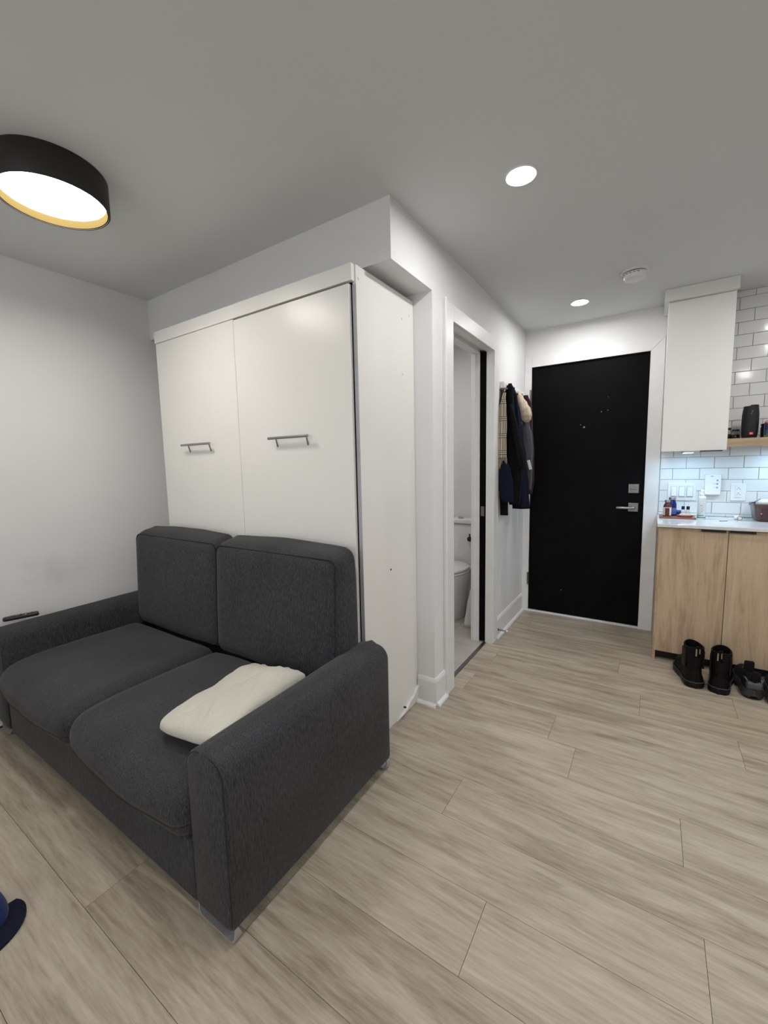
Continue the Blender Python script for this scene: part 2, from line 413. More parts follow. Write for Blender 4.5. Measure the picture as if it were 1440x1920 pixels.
# tiles
TP, TH, G = 0.158, 0.0797, 0.0013
z = 1.244-5*TH; row = -5
tile_cache = {}
while z < ZC-.002:
    x0 = (0.200 if row % 2 == 0 else 0.121)-2*TP
    za, zb = max(z, .905), min(z+TH, ZC)
    for i in range(12):
        a, b = max(x0+i*TP, .045), min(x0+(i+1)*TP, 1.45)
        if b-a < .012 or zb-za < .006: continue
        key = (round(b-a, 4), round(zb-za, 4))
        if key not in tile_cache:
            o = obj('tile', bx(a+G, b-G, 3.692, 3.7005, za+G, zb-G, bev=.0012, seg=1), M['tile'], kw)
            tile_cache[key] = o.data
        else:
            o = bpy.data.objects.new('tile', tile_cache[key]); C.objects.link(o); o.parent = kw
            o.location = Vector(((a+b)/2, (3.692+3.7005)/2, (za+zb)/2))-wloc(kw)
        o.rotation_euler = (random.uniform(-.0035, .0035), 0, random.uniform(-.0025, .0025))
    z += TH; row += 1

# bathroom behind the doorway
struct('wall_bathroom_rear', bx(-2.8, XI, YF, YF+.1, 0, ZC), M['wall'], 'pale bathroom wall behind the toilet')
fb = struct('floor_bathroom', bx(-2.8, -.985, 2.03, YF, -.08, -.006), M['grout'], 'beige tiled bathroom floor')
for i in range(6):
    for j in range(6):
        a = -2.8+.305*i; b = a+.303; c_ = 2.04+.305*j+.1; d_ = c_+.303
        b = min(b, -.99); d_ = min(d_, YF)
        if b-a > .03 and d_-c_ > .03: obj('floor_tile', bx(a, b, c_, d_, -.006, -.0005), M['floortile'], fb)
tr = struct('trim_1', bx(-1.0, -.975, YA, YB, -.001, .005, bev=.0015), M['nickel'], 'grey metal threshold strip in the bathroom doorway')

# ------------------------------------------------------------------ trims: baseboards, casings
def baseboard(name, segs, label):
    root = None
    for (axis, side, fixed, a, b) in segs:
        t, hgt = .012, .155
        prof = [(0, .004), (t, .004), (t, hgt-.02), (t*.7, hgt-.008), (t*.35, hgt), (0, hgt)]
        prof = [(fixed+side*p[0], p[1]) for p in prof]
        o = obj(name if root is None else 'board', prism(B(), prof, axis, a, b), M['trim'], root)
        if root is None:
            root = o; tag(o, label, None, None, 'structure')
        q = [(0.012, 0)] + [(0.012+.016*math.cos(t_), .018*math.sin(t_)) for t_ in [i*PI/10 for i in range(6)]]
        q = [(fixed+side*p[0], p[1]) for p in q]
        obj('shoe_moulding', prism(B(), q, axis, a, b), M['trim'], root)
    return root
# axis 1 runs along y (profile in x,z); axis 0 runs along x (profile in y,z)
baseboard('baseboard_pillar', [(0, -1, 1.93, -1.045, XB+.0118), (1, 1, XB, 1.9303, 2.05)], 'white baseboard wrapping the pillar beside the wall bed')
baseboard('baseboard_hall', [(1, 1, XB, 2.955, YF)], 'white baseboard under the hanging coats')
baseboard('baseboard_left', [(1, 1, XL, YN, 1.93)], 'white baseboard along the left wall behind the sofa')

def casing(name, rects, label, axis, fixed, side):
    root = None
    for (a0, a1, z0, z1) in rects:
        if axis == 0:   # board lies on an x plane
            bm = bx(min(fixed, fixed+side*.016), max(fixed, fixed+side*.016), a0, a1, z0, z1, bev=.003)
        else:
            bm = bx(a0, a1, min(fixed, fixed+side*.016), max(fixed, fixed+side*.016), z0, z1, bev=.003)
        o = obj(name if root is None else 'casing_board', bm, M['trim'], root)
        if root is None: root = o; tag(o, label, None, None, 'structure')
    return root
cb = casing('trim_2', [(2.05, YA, 0, 2.152), (YB, 2.955, 0, 2.152), (YA, YB, ZD, 2.152)], 'white casing around the bathroom doorway', 0, XB, 1)
obj('back_band', bx(XB+.012, XB+.024, 2.046, 2.062, 0, 2.158, bev=.003), M['trim'], cb)
# split jambs of the pocket door, near jamb and head
obj('jamb', bx(-.986, XB+.002, YB, YB+.02, 0, ZD), M['trim'], cb)
obj('jamb', bx(XI, -1.034, YB, YB+.02, 0, ZD), M['trim'], cb)
obj('jamb_stop', bx(-1.092, -1.062, YB-.01, YB+.006, 0, ZD, bev=.002), M['trim'], cb)
obj('jamb', bx(XI, XB, YA-.02, YA, 0, ZD), M['trim'], cb)
obj('jamb_head', bx(-.986, XB, YA-.02, YB, ZD, ZD+.02), M['trim'], cb)
obj('jamb_head', bx(XI, -1.034, YA-.02, YB, ZD, ZD+.02), M['trim'], cb)

cf = casing('trim_3', [(-.944, DX0, 0, 2.187)], 'white flat casing around the black entry door', 1, YF, -1)
g0 = 0.0015
bm = prism(B(), [(DX0+g0, DZ), (DX1, DZ), (DX1+.088, DZ+.087), (DX0+g0, DZ+.087)], 1, YF-.016, YF)
obj('casing_board', bm, M['trim'], cf)
bm = prism(B(), [(DX1+g0, 0), (DX1+.09, 0), (DX1+.09, DZ+.087), (DX1+g0, DZ-.001)], 1, YF-.016, YF)
obj('casing_board', bm, M['trim'], cf)
for (a, b, c_, d_) in ((DX0-.012, DX0-.002, 0, DZ+.012), (DX1+.002, DX1+.012, 0, DZ+.012), (DX0-.002, DX1+.002, DZ+.003, DZ+.012)):
    obj('jamb', bx(a, b, YF, YF+.13, c_, d_), M['trim'], cf)
obj('threshold', bx(DX0-.002, DX1+.002, YF-.012, YF+.06, 0.0, .012, bev=.002), M['trim'], cf)

# ------------------------------------------------------------------ entry door
door = struct('door_1', bx(DX0, DX1, YF+.006, YF+.05, .016, DZ, bev=.0015, seg=1), M['door_black'], 'matt black entry door')
obj('deadbolt_plate', bx(-.154, -.083, YF-.006, YF+.006, 1.060, 1.130, bev=.003), M['nickel'], door)
obj('deadbolt_turn', bx(-.138, -.100, YF-.024, YF-.006, 1.088, 1.101, bev=.004), M['nickel'], door)
obj('handle_plate', bx(-.150, -.082, YF-.008, YF+.006, .918, .985, bev=.003), M['nickel'], door)
bm = B(); cyl(bm, (-.115, YF-.008, .950), (-.115, YF-.052, .950), .011); box(bm, -.228, -.103, YF-.062, YF-.044, .941, .959, bev=.006)
obj('lever_handle', bm, M['chrome'], door, smooth=True, angle=40)
bm = B(); cyl(bm, (-.477, YF-.002, 1.582), (-.477, YF+.01, 1.582), .007); obj('peephole', bm, M['nickel'], door)
for zc in (1.862, .298):
    hb = B(); cyl(hb, (DX0-.004, YF-.018, zc-.055), (DX0-.004, YF-.018, zc+.055), .0065, n=12); box(hb, DX0-.012, DX0+.004, YF-.012, YF-.008+.014, zc-.05, zc+.05)
    obj('hinge', hb, M['nickel'], door)
for (x, z_, s_) in ((-.315, 1.70, .004), (-.36, 1.69, .005), (-.315, 1.80, .003), (-.505, 1.60, .004), (-.62, .22, .005)):
    obj('paint_chip', bx(x, x+s_, YF+.0048, YF+.0062, z_, z_+s_*1.3), M['chip'], door)
obj('strike_edge', bx(DX1-.001, DX1+.004, YF-.004, YF+.004, .93, .98), M['black_metal'], door)

# pocket door of the bathroom, slid into the wall
pd = struct('door_2', bx(-1.032, -.990, YB+.006, 3.60, .012, ZD+.005), M['door_black'], 'black sliding bathroom door pushed into its wall pocket')
bm = bx(-1.024, -.998, YB+.001, YB+.006, .935, 1.005, bev=.001); obj('edge_pull', bm, M['nickel'], pd)

# ------------------------------------------------------------------ wall bed
bed = thing('wall_bed', (-1.785, 1.68, 0), 'white upright wall bed cabinet with two tall panels behind the sofa', 'wall bed')
BX0, BX1, BY = -2.525, -1.050, 1.425
def panel_side(x0, x1): return bx(x0, x1, BY+.02, 1.928, 0.0, 2.122, bev=.001, seg=1)
sp = obj('side_panel', panel_side(BX1-.018, BX1), M['laminate'], bed)
obj('side_panel', panel_side(BX0, BX0+.018), M['laminate'], bed)
obj('edge_band', bx(BX1-.0182, BX1-.0002, BY+.018, BY+.02, .03, 2.045), M['lam_edge'], sp)
for (y, z_) in ((1.463, 2.072), (1.887, 2.045), (1.817, 2.01), (1.813, 1.749), (1.873, .592), (1.80, .36)):
    b_ = B(); cyl(b_, (BX1-.001, y, z_), (BX1+.0022, y, z_), .0055, n=10); obj('screw_cover', b_, M['laminate'], sp)
b_ = B(); cyl(b_, (BX1-.001, 1.671, .803), (BX1+.0006, 1.671, .803), .0055, n=12); obj('screw_hole', b_, M['black_plastic'], sp)
# swollen chipped bottom of the side panel
bm = B()
pts = [(1.70, .002), (1.926, .002), (1.927, .10), (1.90, .085), (1.87, .060), (1.83, .052), (1.79, .028), (1.74, .014)]
loft(bm, [[(BX1-.001, a, b) for a, b in pts], [(BX1+.004+.010*(b > .005), a, b) for a, b in pts]]); obj('peeled_edge', bm, M['trim'], sp)
b_ = B(); cyl(b_, (BX1+.004, 1.768, .045), (BX1+.016, 1.766, .047), .005, n=8); obj('screw', b_, M['black_plastic'], sp)
obj('top_panel', bx(BX0+.018, BX1-.018, BY+.02, 1.928, 2.10, 2.118), M['laminate'], bed)
obj('fascia', bx(BX0, BX1-.006, BY-.004, BY+.018, 2.055, 2.122, bev=.001, seg=1), M['laminate'], bed)
obj('back_panel', bx(BX0+.018, BX1-.018, 1.915, 1.925, .02, 2.10), M['laminate'], bed)
for (a, b, zt, h0, h1, rods) in ((BX0+.004, -1.8075, 2.0535, -2.278, -2.015, ((-2.212, -2.245), (-2.021, -2.052))), (-1.8055, BX1-.024, 2.0475, -1.555, -1.300, ((-1.503, -1.527), (-1.307, -1.330)))):
    d = obj('front_panel', bx(a, b, BY, BY+.018, .10, zt, bev=.0012, seg=1), M['laminate'], bed)
    hb = B(); yy = BY-.033          # folded bed leg: bar held off the panel by two slanting rods
    cyl(hb, (h0, yy, 1.446), (h1, yy, 1.446), .0065, n=16)
    for (xa, xb) in rods: cyl(hb, (xa, yy, 1.446), (xb, BY, 1.408), .004, n=12)
    obj('handle', hb, M['chrome'], d, smooth=True, angle=50)
obj('plinth', bx(BX0+.018, BX1-.018, BY+.03, BY+.045, 0, .10), M['laminate'], bed)

# ------------------------------------------------------------------ sofa
sofa = thing('sofa', (-1.84, 1.0, 0), 'charcoal fabric two-seat sofa in front of the white wall bed', 'sofa')
SX0, SX1 = -2.775, -0.905
AW = .168
def arm(x0, x1):
    hw = (x1-x0)/2; cx = (x0+x1)/2
    top = .562
    prof = [(cx-hw+.010, .040), (cx-hw, .052)]
    n = 9; R = .058
    for i in range(n+1):
        a = PI-PI/2*i/n; prof.append((cx-hw+R+R*math.cos(a), top-.012-R+R*math.sin(a)))
    prof.append((cx, top))
    for i in range(n+1):
        a = PI/2-PI/2*i/n; prof.append((cx+hw-R+R*math.cos(a), top-.012-R+R*math.sin(a)))
    prof += [(cx+hw, .052), (cx+hw-.010, .040)]
    ys = [.597, .600, .608, .63, .75, .9, 1.05, 1.2, 1.34, 1.395, 1.408, 1.414]
    rings = []
    for y in ys:
        e = min(y-.597, 1.414-y)
        ins = .012*(1-min(1, e/.012))**2
        sl = -.012*(1-(y-.6)/.82)
        ring = []
        for (px, pz) in prof:
            sx = (hw-ins)/hw
            zz = .30+(pz-.30)*(1-ins/.26)
            if pz > .4: zz += sl
            wob = .0025*noise.noise(Vector((px*8, y*6, pz*6)))
            ring.append((cx+(px-cx)*sx+wob, y, zz))
        rings.append(ring)
    return loft(B(), rings)
for (a, b) in ((SX1-AW, SX1), (SX0, SX0+AW)):
    ar = obj('armrest', arm(a, b), M['fabric'], sofa, smooth=True, angle=60)
    cx, hw = (a+b)/2, (b-a)/2
    pts = [(cx-hw+.006, .606, .06)]+[(cx-hw+.006+.052*(1-math.cos(t)), .606, .478+.055*math.sin(t)) for t in [i*PI/16 for i in range(9)]]
    pts += [(cx+hw-.006-.052*(1-math.cos(t)), .606, .478+.055*math.sin(t)) for t in [PI/2-i*PI/16 for i in range(9)]]+[(cx+hw-.006, .606, .06)]
    obj('piping', tube(B(), [(p[0], p[1]-.0035, p[2]) for p in pts], .0022, 6), M['piping'], ar)
IX0, IX1 = SX0+AW, SX1-AW
obj('front_rail', bx(IX0, IX1, .602, .66, .036, .235, bev=.008, seg=3), M['fabric'], sofa, smooth=True, angle=40)
obj('seat_deck', bx(IX0, IX1, .66, 1.30, .10, .225), M['fabric'], sofa)
obj('back_frame', bx(IX0, IX1, 1.33, 1.412, .05, .56, bev=.02, seg=3), M['fabric'], sofa, smooth=True, angle=40)
XS = (IX0+IX1)/2
for (a, b) in ((IX0-.004, XS+.001), (XS-.001, IX1+.004)):
    def seatfn(p, un):
        # the front lip overhangs the rail and sags a little in the middle
        if un.y < -.55: p.z += -.016*(1-un.x**2)*(-un.y-.55)/.45 if un.z < 0 else 0
        if un.y < -.3: p.z += -.026*((-un.y-.3)/.7)**2*(un.z > -.2)
        return p
    sc = obj('seat_cushion', softbox(a, b, .572, 1.24, .228, .405, .062, 18, (0.004, .020, .018), .006, seatfn), M['fabric'], sofa, smooth=True)
for k, (a, b) in enumerate(((-2.620, -1.822), (-1.826, -1.035))):
    yo = 0.012 if k == 0 else 0
    def backfn(p, un):
        t = (un.z+1)/2
        p.y += .026*t-(.0)
        if un.y > 0: p.y += -.050*t*un.y
        if un.z > 0: p.z += .016*un.z*un.y
        return p
    bc = obj('back_cushion', softbox(a, b, 1.215+yo, 1.405+yo*.3, .392, .955, .052, 20, (.008, .014, .020), .003, backfn), M['fabric'], sofa, smooth=True)
    cx, cz = (a+b)/2, (.392+.955)/2
    pts = []
    for (px, pz) in rrect((b-a)/2-.0145, (.955-.392)/2-.0145, .040, 8):
        t = (pz/.2815+1)/2
        pts.append((cx+px, 1.2275+yo+.026*t, cz+pz-(.010 if pz > .2 else 0)*min(1, max(0, (pz-.2)/.06))))
    obj('piping', tube(B(), pts, .0028, 6, closed=True), M['piping'], bc)
# bent metal strap feet
def foot(xa, xb, y):
    bm = B(); n = 8; w_ = .030
    path = [(xa, .050), (xa-.004, .038)]
    for i in range(n+1):
        a = PI+PI/2*i/n; path.append((xa+.018+.022*math.cos(a), .024+.022*math.sin(a)))
    for i in range(n+1):
        a = 1.5*PI+PI/2*i/n; path.append((xb-.018+.022*math.cos(a), .024+.022*math.sin(a)))
    path += [(xb+.004, .038), (xb, .050)]
    inner = []
    for i, p in enumerate(path):
        a = path[max(0, i-1)]; b = path[min(len(path)-1, i+1)]
        dx, dz = b[0]-a[0], b[1]-a[1]; L = math.hypot(dx, dz)
        inner.append((p[0]-dz/L*.005, p[1]+dx/L*.005))
    def wid(i):
        p = path[i]; return .006+.018*max(0, min(1, 1-(p[1]-.004)/.046))
    r1 = [(path[i][0], y-wid(i)*.35, path[i][1]) for i in range(len(path))]
    r2 = [(path[i][0], y+wid(i), path[i][1]) for i in range(len(path))]
    r3 = [(inner[i][0], y+wid(i), inner[i][1]) for i in range(len(path))]
    r4 = [(inner[i][0], y-wid(i)*.35, inner[i][1]) for i in range(len(path))]
    V = [[bm.verts.new(p) for p in rr] for rr in (r1, r2, r3, r4)]
    for i in range(len(path)-1):
        for k in range(4):
            a, b = V[k], V[(k+1) % 4]; bm.faces.new((a[i], a[i+1], b[i+1], b[i]))
    for i in (0, len(path)-1): bm.faces.new([V[k][i] for k in range(4)])
    return bm
for (a, b, y) in ((SX1-.165, SX1-.006, .612), (SX0+.010, SX0+.125, .612), (SX1-.165, SX1-.006, 1.385), (SX0+.010, SX0+.125, 1.385)):
    obj('foot', foot(a, b, y), M['foot'], sofa, smooth=True, angle=40)

# pillow
def pillow():
    bm = B(); nx, ny = 44, 60; hx, hy = .158, .235
    def P(i, j, s):
        a = -1+2*i/nx; b = -1+2*j/ny
        x = a*hx*(1-.06*(1-abs(b))**2); y = b*hy*(1-.05*(1-abs(a))**2)
        cornr = (abs(a)*abs(b))**5; x *= 1-.12*cornr; y *= 1-.12*cornr
        e = max(0, (1-abs(a)**2.6))*max(0, (1-abs(b)**2.8))
        t = e**.42
        z = s*t*(.062 if s > 0 else .03)
        if s > 0:
            q = Vector((x*9+y*4, y*5-x*3, 1.7))
            z += t*(.012*noise.noise(q)+.009*(1-abs(noise.noise(Vector((x*22+y*13, y*5-x*3, 4))))**.6)-.006+.004*noise.noise(Vector((x*60+y*25, y*14, 9))))
            z += -.010*t*math.exp(-((x*1.0-y*.25+.02)/.012)**2)*(.5+.5*math.sin(y*22))
            z += .022*t*math.exp(-((y-.12)/.10)**2)
        z += .03*max(0, a)*1.0
        x += .006*noise.noise(Vector((y*12, a*2, s)))
        return Vector((x, y, z))
    g = {}
    for s in (1, -1):
        for i in range(nx+1):
            for j in range(ny+1):
                edge = i in (0, nx) or j in (0, ny)
                if edge and s == -1: g[(s, i, j)] = g[(1, i, j)]; continue
                g[(s, i, j)] = bm.verts.new(P(i, j, s))
        for i in range(nx):
            for j in range(ny):
                bm.faces.new((g[(s, i, j)], g[(s, i+1, j)], g[(s, i+1, j+1)], g[(s, i, j+1)]))
    bmesh.ops.rotate(bm, verts=bm.verts, cent=(0, 0, 0), matrix=Matrix.Rotation(math.radians(4), 3, 'Z'))
    for v in bm.verts: v.co += Vector((-1.237, .905, .452))
    return bm
tag(obj('pillow', pillow(), M['pillow'], smooth=True), 'rumpled beige pillow lying on the right sofa seat', 'pillow')

# remote control on the left arm
rc = thing('remote_control', (-2.735, .722, .556), 'slim black remote control on the left sofa armrest', 'remote control', rz=math.radians(-14))
obj('body', softbox(-.021, .021, -.072, .072, 0, .018, .008, 8), M['black_plastic'], rc, local=True, smooth=True)
obj('direction_pad', bx(-.010, .010, -.040, -.020, .0175, .0195, bev=.002), mat('purple_rubber', (.03, .022, .10, 1), .5, var=.05), rc, local=True)
for i, (x, y) in enumerate(((-.01, .0), (.0, .0), (.01, .0), (-.01, .045), (.01, .045), (-.008, .018), (.008, .018))):
    b_ = B(); cyl(b_, (x, y, .017), (x, y, .0195), .0035, n=10)
    obj('button', b_, M['white_plastic'] if i == 6 else M['dark_plastic'], rc, local=True)

# cap at the left edge of the frame
cap = thing('cap', (-1.588, .226, 0), 'royal blue cap with a dark navy brim on the floor, left frame edge', 'cap', rz=math.radians(12))
blue = fabric_mat('royal_blue_cloth', (.006, .018, .085, 1), (.02, .05, .20, 1), 500, .3)
navy = fabric_mat('navy_cloth', (.002, .003, .012, 1), (.006, .009, .03, 1), 500, .3)
prof = [(.088, 0.002), (.090, .012), (.088, .03), (.080, .055), (.064, .078), (.040, .094), (.015, .100), (0, .101)]
obj('crown', lathe(B(), prof, n=36, sx=1.0, sy=.9), blue, cap, local=True, smooth=True)
bm = B(); top_, bot_ = [], []
for i in range(21):
    a = -PI/2*.86+PI*.86*i/20
    ri, ro = .080, .080+.060*math.cos(a)**.6
    for lst, dz in ((top_, .007), (bot_, .001)):
        lst.append((bm.verts.new((ri*math.cos(a), .9*ri*math.sin(a), dz+.004)), bm.verts.new((ro*math.cos(a), .97*ro*math.sin(a)*1.02, dz))))
for i in range(20):
    bm.faces.new((top_[i][0], top_[i][1], top_[i+1][1], top_[i+1][0])); bm.faces.new((bot_[i][0], bot_[i+1][0], bot_[i+1][1], bot_[i][1]))
    bm.faces.new((top_[i][1], bot_[i][1], bot_[i+1][1], top_[i+1][1])); bm.faces.new((top_[i][0], top_[i+1][0], bot_[i+1][0], bot_[i][0]))
for i in (0, 20): bm.faces.new((top_[i][0], bot_[i][0], bot_[i][1], top_[i][1]))
obj('brim', bm, navy, cap, local=True, smooth=True, angle=40)
obj('button', lathe(B(), [(.007, .099), (.006, .104), (0, .105)], n=12), blue, cap, local=True, smooth=True)
# dark cord on the floor behind the left foot
tag(obj('power_cord', tube(B(), [(-2.785, .45, .006), (-2.77, .62, .006), (-2.765, .80, .006), (-2.77, 1.2, .006)], .005), M['black_plastic'], smooth=True), 'thin black cord on the floor under the left end of the sofa', 'cord')

# ------------------------------------------------------------------ ceiling fixtures
lamp = thing('ceiling_lamp', (-1.898, .733, 2.29), 'round black drum ceiling lamp with a glowing white disc', 'ceiling lamp')
c_ = (-1.898, .733, 0)
obj('drum', lathe(B(), [(0, 2.3995), (.173, 2.3995), (.175, 2.397), (.175, 2.292), (.1735, 2.290), (.169, 2.290), (.169, 2.397), (0, 2.397)], c_, 72), M['black_metal'], lamp, smooth=True, angle=40)
obj('inner_ring', lathe(B(), [(.1685, 2.2925), (.1685, 2.336), (.1635, 2.336), (.1655, 2.2925), (.1685, 2.2925)], c_, 72), M['brass'], lamp, smooth=True, angle=40)
obj('diffuser', lathe(B(), [(0, 2.3205), (.1630, 2.3205), (.1630, 2.325), (0, 2.325)], c_, 72), M['drum_light'], lamp)

def downlight(x, y, label, em='spot_light'):
    t = thing('downlight', (x, y, ZC), label, 'downlight', 'recessed ceiling downlights')
    c = (x, y, 0)
    obj('trim_ring', lathe(B(), [(.060, ZC), (.060, ZC-.003), (.056, ZC-.006), (.047, ZC-.004), (.045, ZC-.001), (.045, ZC), (.060, ZC)], c, 48), M['white_plastic'], t, smooth=True, angle=40)
    obj('lens', lathe(B(), [(0, ZC-.0025), (.045, ZC-.0025), (.045, ZC-.0005), (0, ZC-.0005)], c, 48), M[em], t)
    return t
downlight(-.471, 1.740, 'lit round downlight nearest the soffit corner')
downlight(-.471, 3.262, 'small lit downlight near the top of the black entry door')
for (x, y, l) in ((-.471, .22, 'added downlight above the camera, out of view'), (-.471, -1.30, 'added downlight by the back window, out of view'), (.95, 1.74, 'added downlight over the kitchen floor, out of view'), (.95, .22, 'added downlight to the right of the camera, out of view'), (.80, 2.62, 'added fill downlight above the kitchen counter, out of view')):  # unseen downlights, added to brighten the room, kitchen fronts and hall
    downlight(x, y, l, 'kitchen_fill_light' if x > .5 else 'spot_light')
downlight(-1.6, 2.75, 'downlight of the bathroom ceiling', 'bath_light')

sd = thing('smoke_detector', (-.134, 2.945, ZC), 'white round smoke detector on the ceiling', 'smoke detector')
c_ = (-.134, 2.945, 0)
obj('mounting_plate', lathe(B(), [(.072, ZC), (.072, ZC-.006), (.066, ZC-.009), (0, ZC-.009)], c_, 40), M['white_plastic'], sd, smooth=True, angle=40)
obj('vent_ring', lathe(B(), [(.056, ZC-.009), (.056, ZC-.014), (0, ZC-.014)], c_, 40), M['black_plastic'], sd)
obj('cover', lathe(B(), [(.060, ZC-.014), (.0605, ZC-.028), (.054, ZC-.042), (.035, ZC-.048), (0, ZC-.049)], c_, 40), M['white_plastic'], sd, smooth=True, angle=40)
for i in range(6):
    a = 3.4+i*.32
    b_ = B(); p = Vector((c_[0]+.0595*math.cos(a), c_[1]+.0595*math.sin(a), ZC-.022)); box(b_, p.x-.006, p.x+.006, p.y-.002, p.y+.002, p.z-.0015, p.z+.0015)
    obj('vent_slot', b_, M['dark_plastic'], sd)

# ------------------------------------------------------------------ bathroom: toilet
toilet = thing('toilet', (-1.47, 3.30, 0), 'white ceramic toilet with closed lid seen through the bathroom doorway', 'toilet')
TX = -1.47
def egg(cx, cy, rx, ryf, ryb, z, n=36):
    return [(cx+rx*math.cos(2*PI*i/n), cy+(ryb if math.sin(2*PI*i/n) > 0 else ryf)*math.sin(2*PI*i/n), z) for i in range(n)]
rings = [egg(TX, 3.27, .145, .185, .20, 0), egg(TX, 3.27, .150, .19, .20, .012), egg(TX, 3.27, .155, .20, .21, .12), egg(TX, 3.26, .170, .225, .22, .26), egg(TX, 3.25, .186, .245, .23, .345), egg(TX, 3.25, .190, .25, .23, .375), egg(TX, 3.25, .188, .248, .23, .392)]
obj('bowl', loft(B(), rings), M['ceramic'], toilet, smooth=True, angle=50)
rings = [egg(TX, 3.25, .186, .245, .205, .394), egg(TX, 3.25, .192, .252, .208, .398), egg(TX, 3.25, .192, .252, .208, .410), egg(TX, 3.25, .188, .248, .206, .415)]
obj('seat', loft(B(), rings), M['white_plastic'], toilet, smooth=True, angle=50)
rings = [egg(TX, 3.25, .184, .243, .203, .417), egg(TX, 3.25, .191, .251, .208, .422), egg(TX, 3.25, .189, .249, .206, .436), egg(TX, 3.25, .175, .235, .195, .443)]
obj('lid', loft(B(), rings), M['white_plastic'], toilet, smooth=True, angle=50)
obj('pedestal_back', bx(TX-.13, TX+.13, 3.44, 3.66, 0, .37, bev=.03, seg=4), M['ceramic'], toilet, smooth=True, angle=50)
obj('shelf', bx(TX-.185, TX+.185, 3.45, 3.68, .365, .40, bev=.01, seg=3), M['ceramic'], toilet, smooth=True, angle=50)
tk = obj('tank', bx(TX-.19, TX+.19, 3.49, 3.685, .40, .775, bev=.02, seg=4), M['ceramic'], toilet, smooth=True, angle=50)
tl = obj('tank_lid', bx(TX-.20, TX+.20, 3.475, 3.69, .777, .815, bev=.008, seg=3), M['ceramic'], toilet, smooth=True, angle=50)
b_ = B(); cyl(b_, (TX-.0, 3.57, .815), (TX-.0, 3.57, .822), .025); obj('flush_button', b_, M['chrome'], tl, smooth=True, angle=40)
# black lever on the tank front, waste bag on the floor
b_ = B(); cyl(b_, (-1.346, 3.462, .645), (-1.346, 3.474, .645), .022, n=20); cyl(b_, (-1.346, 3.474, .645), (-1.346, 3.491, .645), .007, n=12); cyl(b_, (-1.346, 3.468, .66), (-1.346, 3.468, .692), .006, n=10)
obj('flush_lever', b_, M['black_metal'], tk)
bm = B(); rings = []
for i in range(9):
    t = i/8; z_ = .30*t; rr = .075*(1-.72*t)+.01
    rings.append([(-1.165+(rr*(1+.22*math.sin(5*a+3*t)))*math.cos(a), 3.12+(rr*(1+.22*math.sin(5*a+3*t)))*math.sin(a), z_) for a in [2*PI*k/24 for k in range(24)]])
loft(bm, rings)
tag(obj('plastic_bag', bm, mat('thin_white_plastic', (.72, .72, .72, 1), .35, bump=.3, bscale=60, var=.05), smooth=True), 'white crumpled bag on the floor beside the toilet', 'bag')

# ------------------------------------------------------------------ door stop
ds = thing('door_stop', (XB+.012, 2.985, .065), 'spring door stop on the baseboard near the bathroom door', 'door stop')
pts = []
for i in range(120):
    t = i/119; a = t*2*PI*13
    pts.append((XB+.016+.058*t, 2.985+.0055*math.cos(a), .062+.0055*math.sin(a)))
obj('spring', tube(B(), pts, .0013, 5), M['nickel'], ds, smooth=True)
b_ = B(); cyl(b_, (XB+.0125, 2.985, .062), (XB+.018, 2.985, .062), .010, n=14); obj('base', b_, M['nickel'], ds)
b_ = B(); cyl(b_, (XB+.074, 2.985, .062), (XB+.088, 2.985, .062), .0075, n=14); obj('tip', b_, M['white_plastic'], ds)

# ------------------------------------------------------------------ hook rail and hanging clothes
rail = thing('hook_rail', (XB, 3.27, 1.86), 'white wall rail with square hooks above the coats', 'coat rack')
obj('board', bx(XB, XB+.012, 2.975, 3.58, 1.832, 1.884, bev=.002), M['trim'], rail)
for i in range(5):
    y = 3.015+.135*i
    obj('hook', bx(XB+.012, XB+.040, y-.028, y+.028, 1.838, 1.882, bev=.003), M['trim'], rail)
    obj('hook_arm', bx(XB+.012, XB+.058, y-.008, y+.008, 1.828, 1.838, bev=.002), M['nickel'], rail)

def cloth(secs, n=56, folds=5, amp=.10, seed=0.0, sub=5, wall=True):
    """secs: (z, x centre, y centre, half depth x, half width y); folds deepen downwards"""
    rings = []
    S = []
    for a, b in zip(secs, secs[1:]):
        for k in range(sub):
            t = k/sub; t2 = t*t*(3-2*t)
            S.append([a[i]*(1-t)+b[i]*t if i == 0 else a[i]*(1-t2)+b[i]*t2 for i in range(5)])
    S.append(list(secs[-1]))
    z0, z1 = S[0][0], S[-1][0]
    for (z_, cx, cy, hx, hy) in S:
        t = (z0-z_)/(z0-z1)
        ring = []
        for k in range(n):
            a = 2*PI*k/n
            m = 1+amp*(.35+.65*t)*(math.sin(folds*a+seed+1.3*t)+.5*math.sin((folds*2+1)*a+seed*2.1+2*t))
            m += .12*noise.noise(Vector((math.cos(a)*1.5+seed, math.sin(a)*1.5, z_*7)))
            ca, sa = math.cos(a), math.sin(a)
            px = cx+hx*m*(abs(ca)**.8)*(1 if ca > 0 else -1); py = cy+hy*m*(abs(sa)**.8)*(1 if sa > 0 else -1)
            if wall: px = max(px, XB+.004)
            ring.append((px, py, z_))
        rings.append(ring)
    return loft(B(), rings)

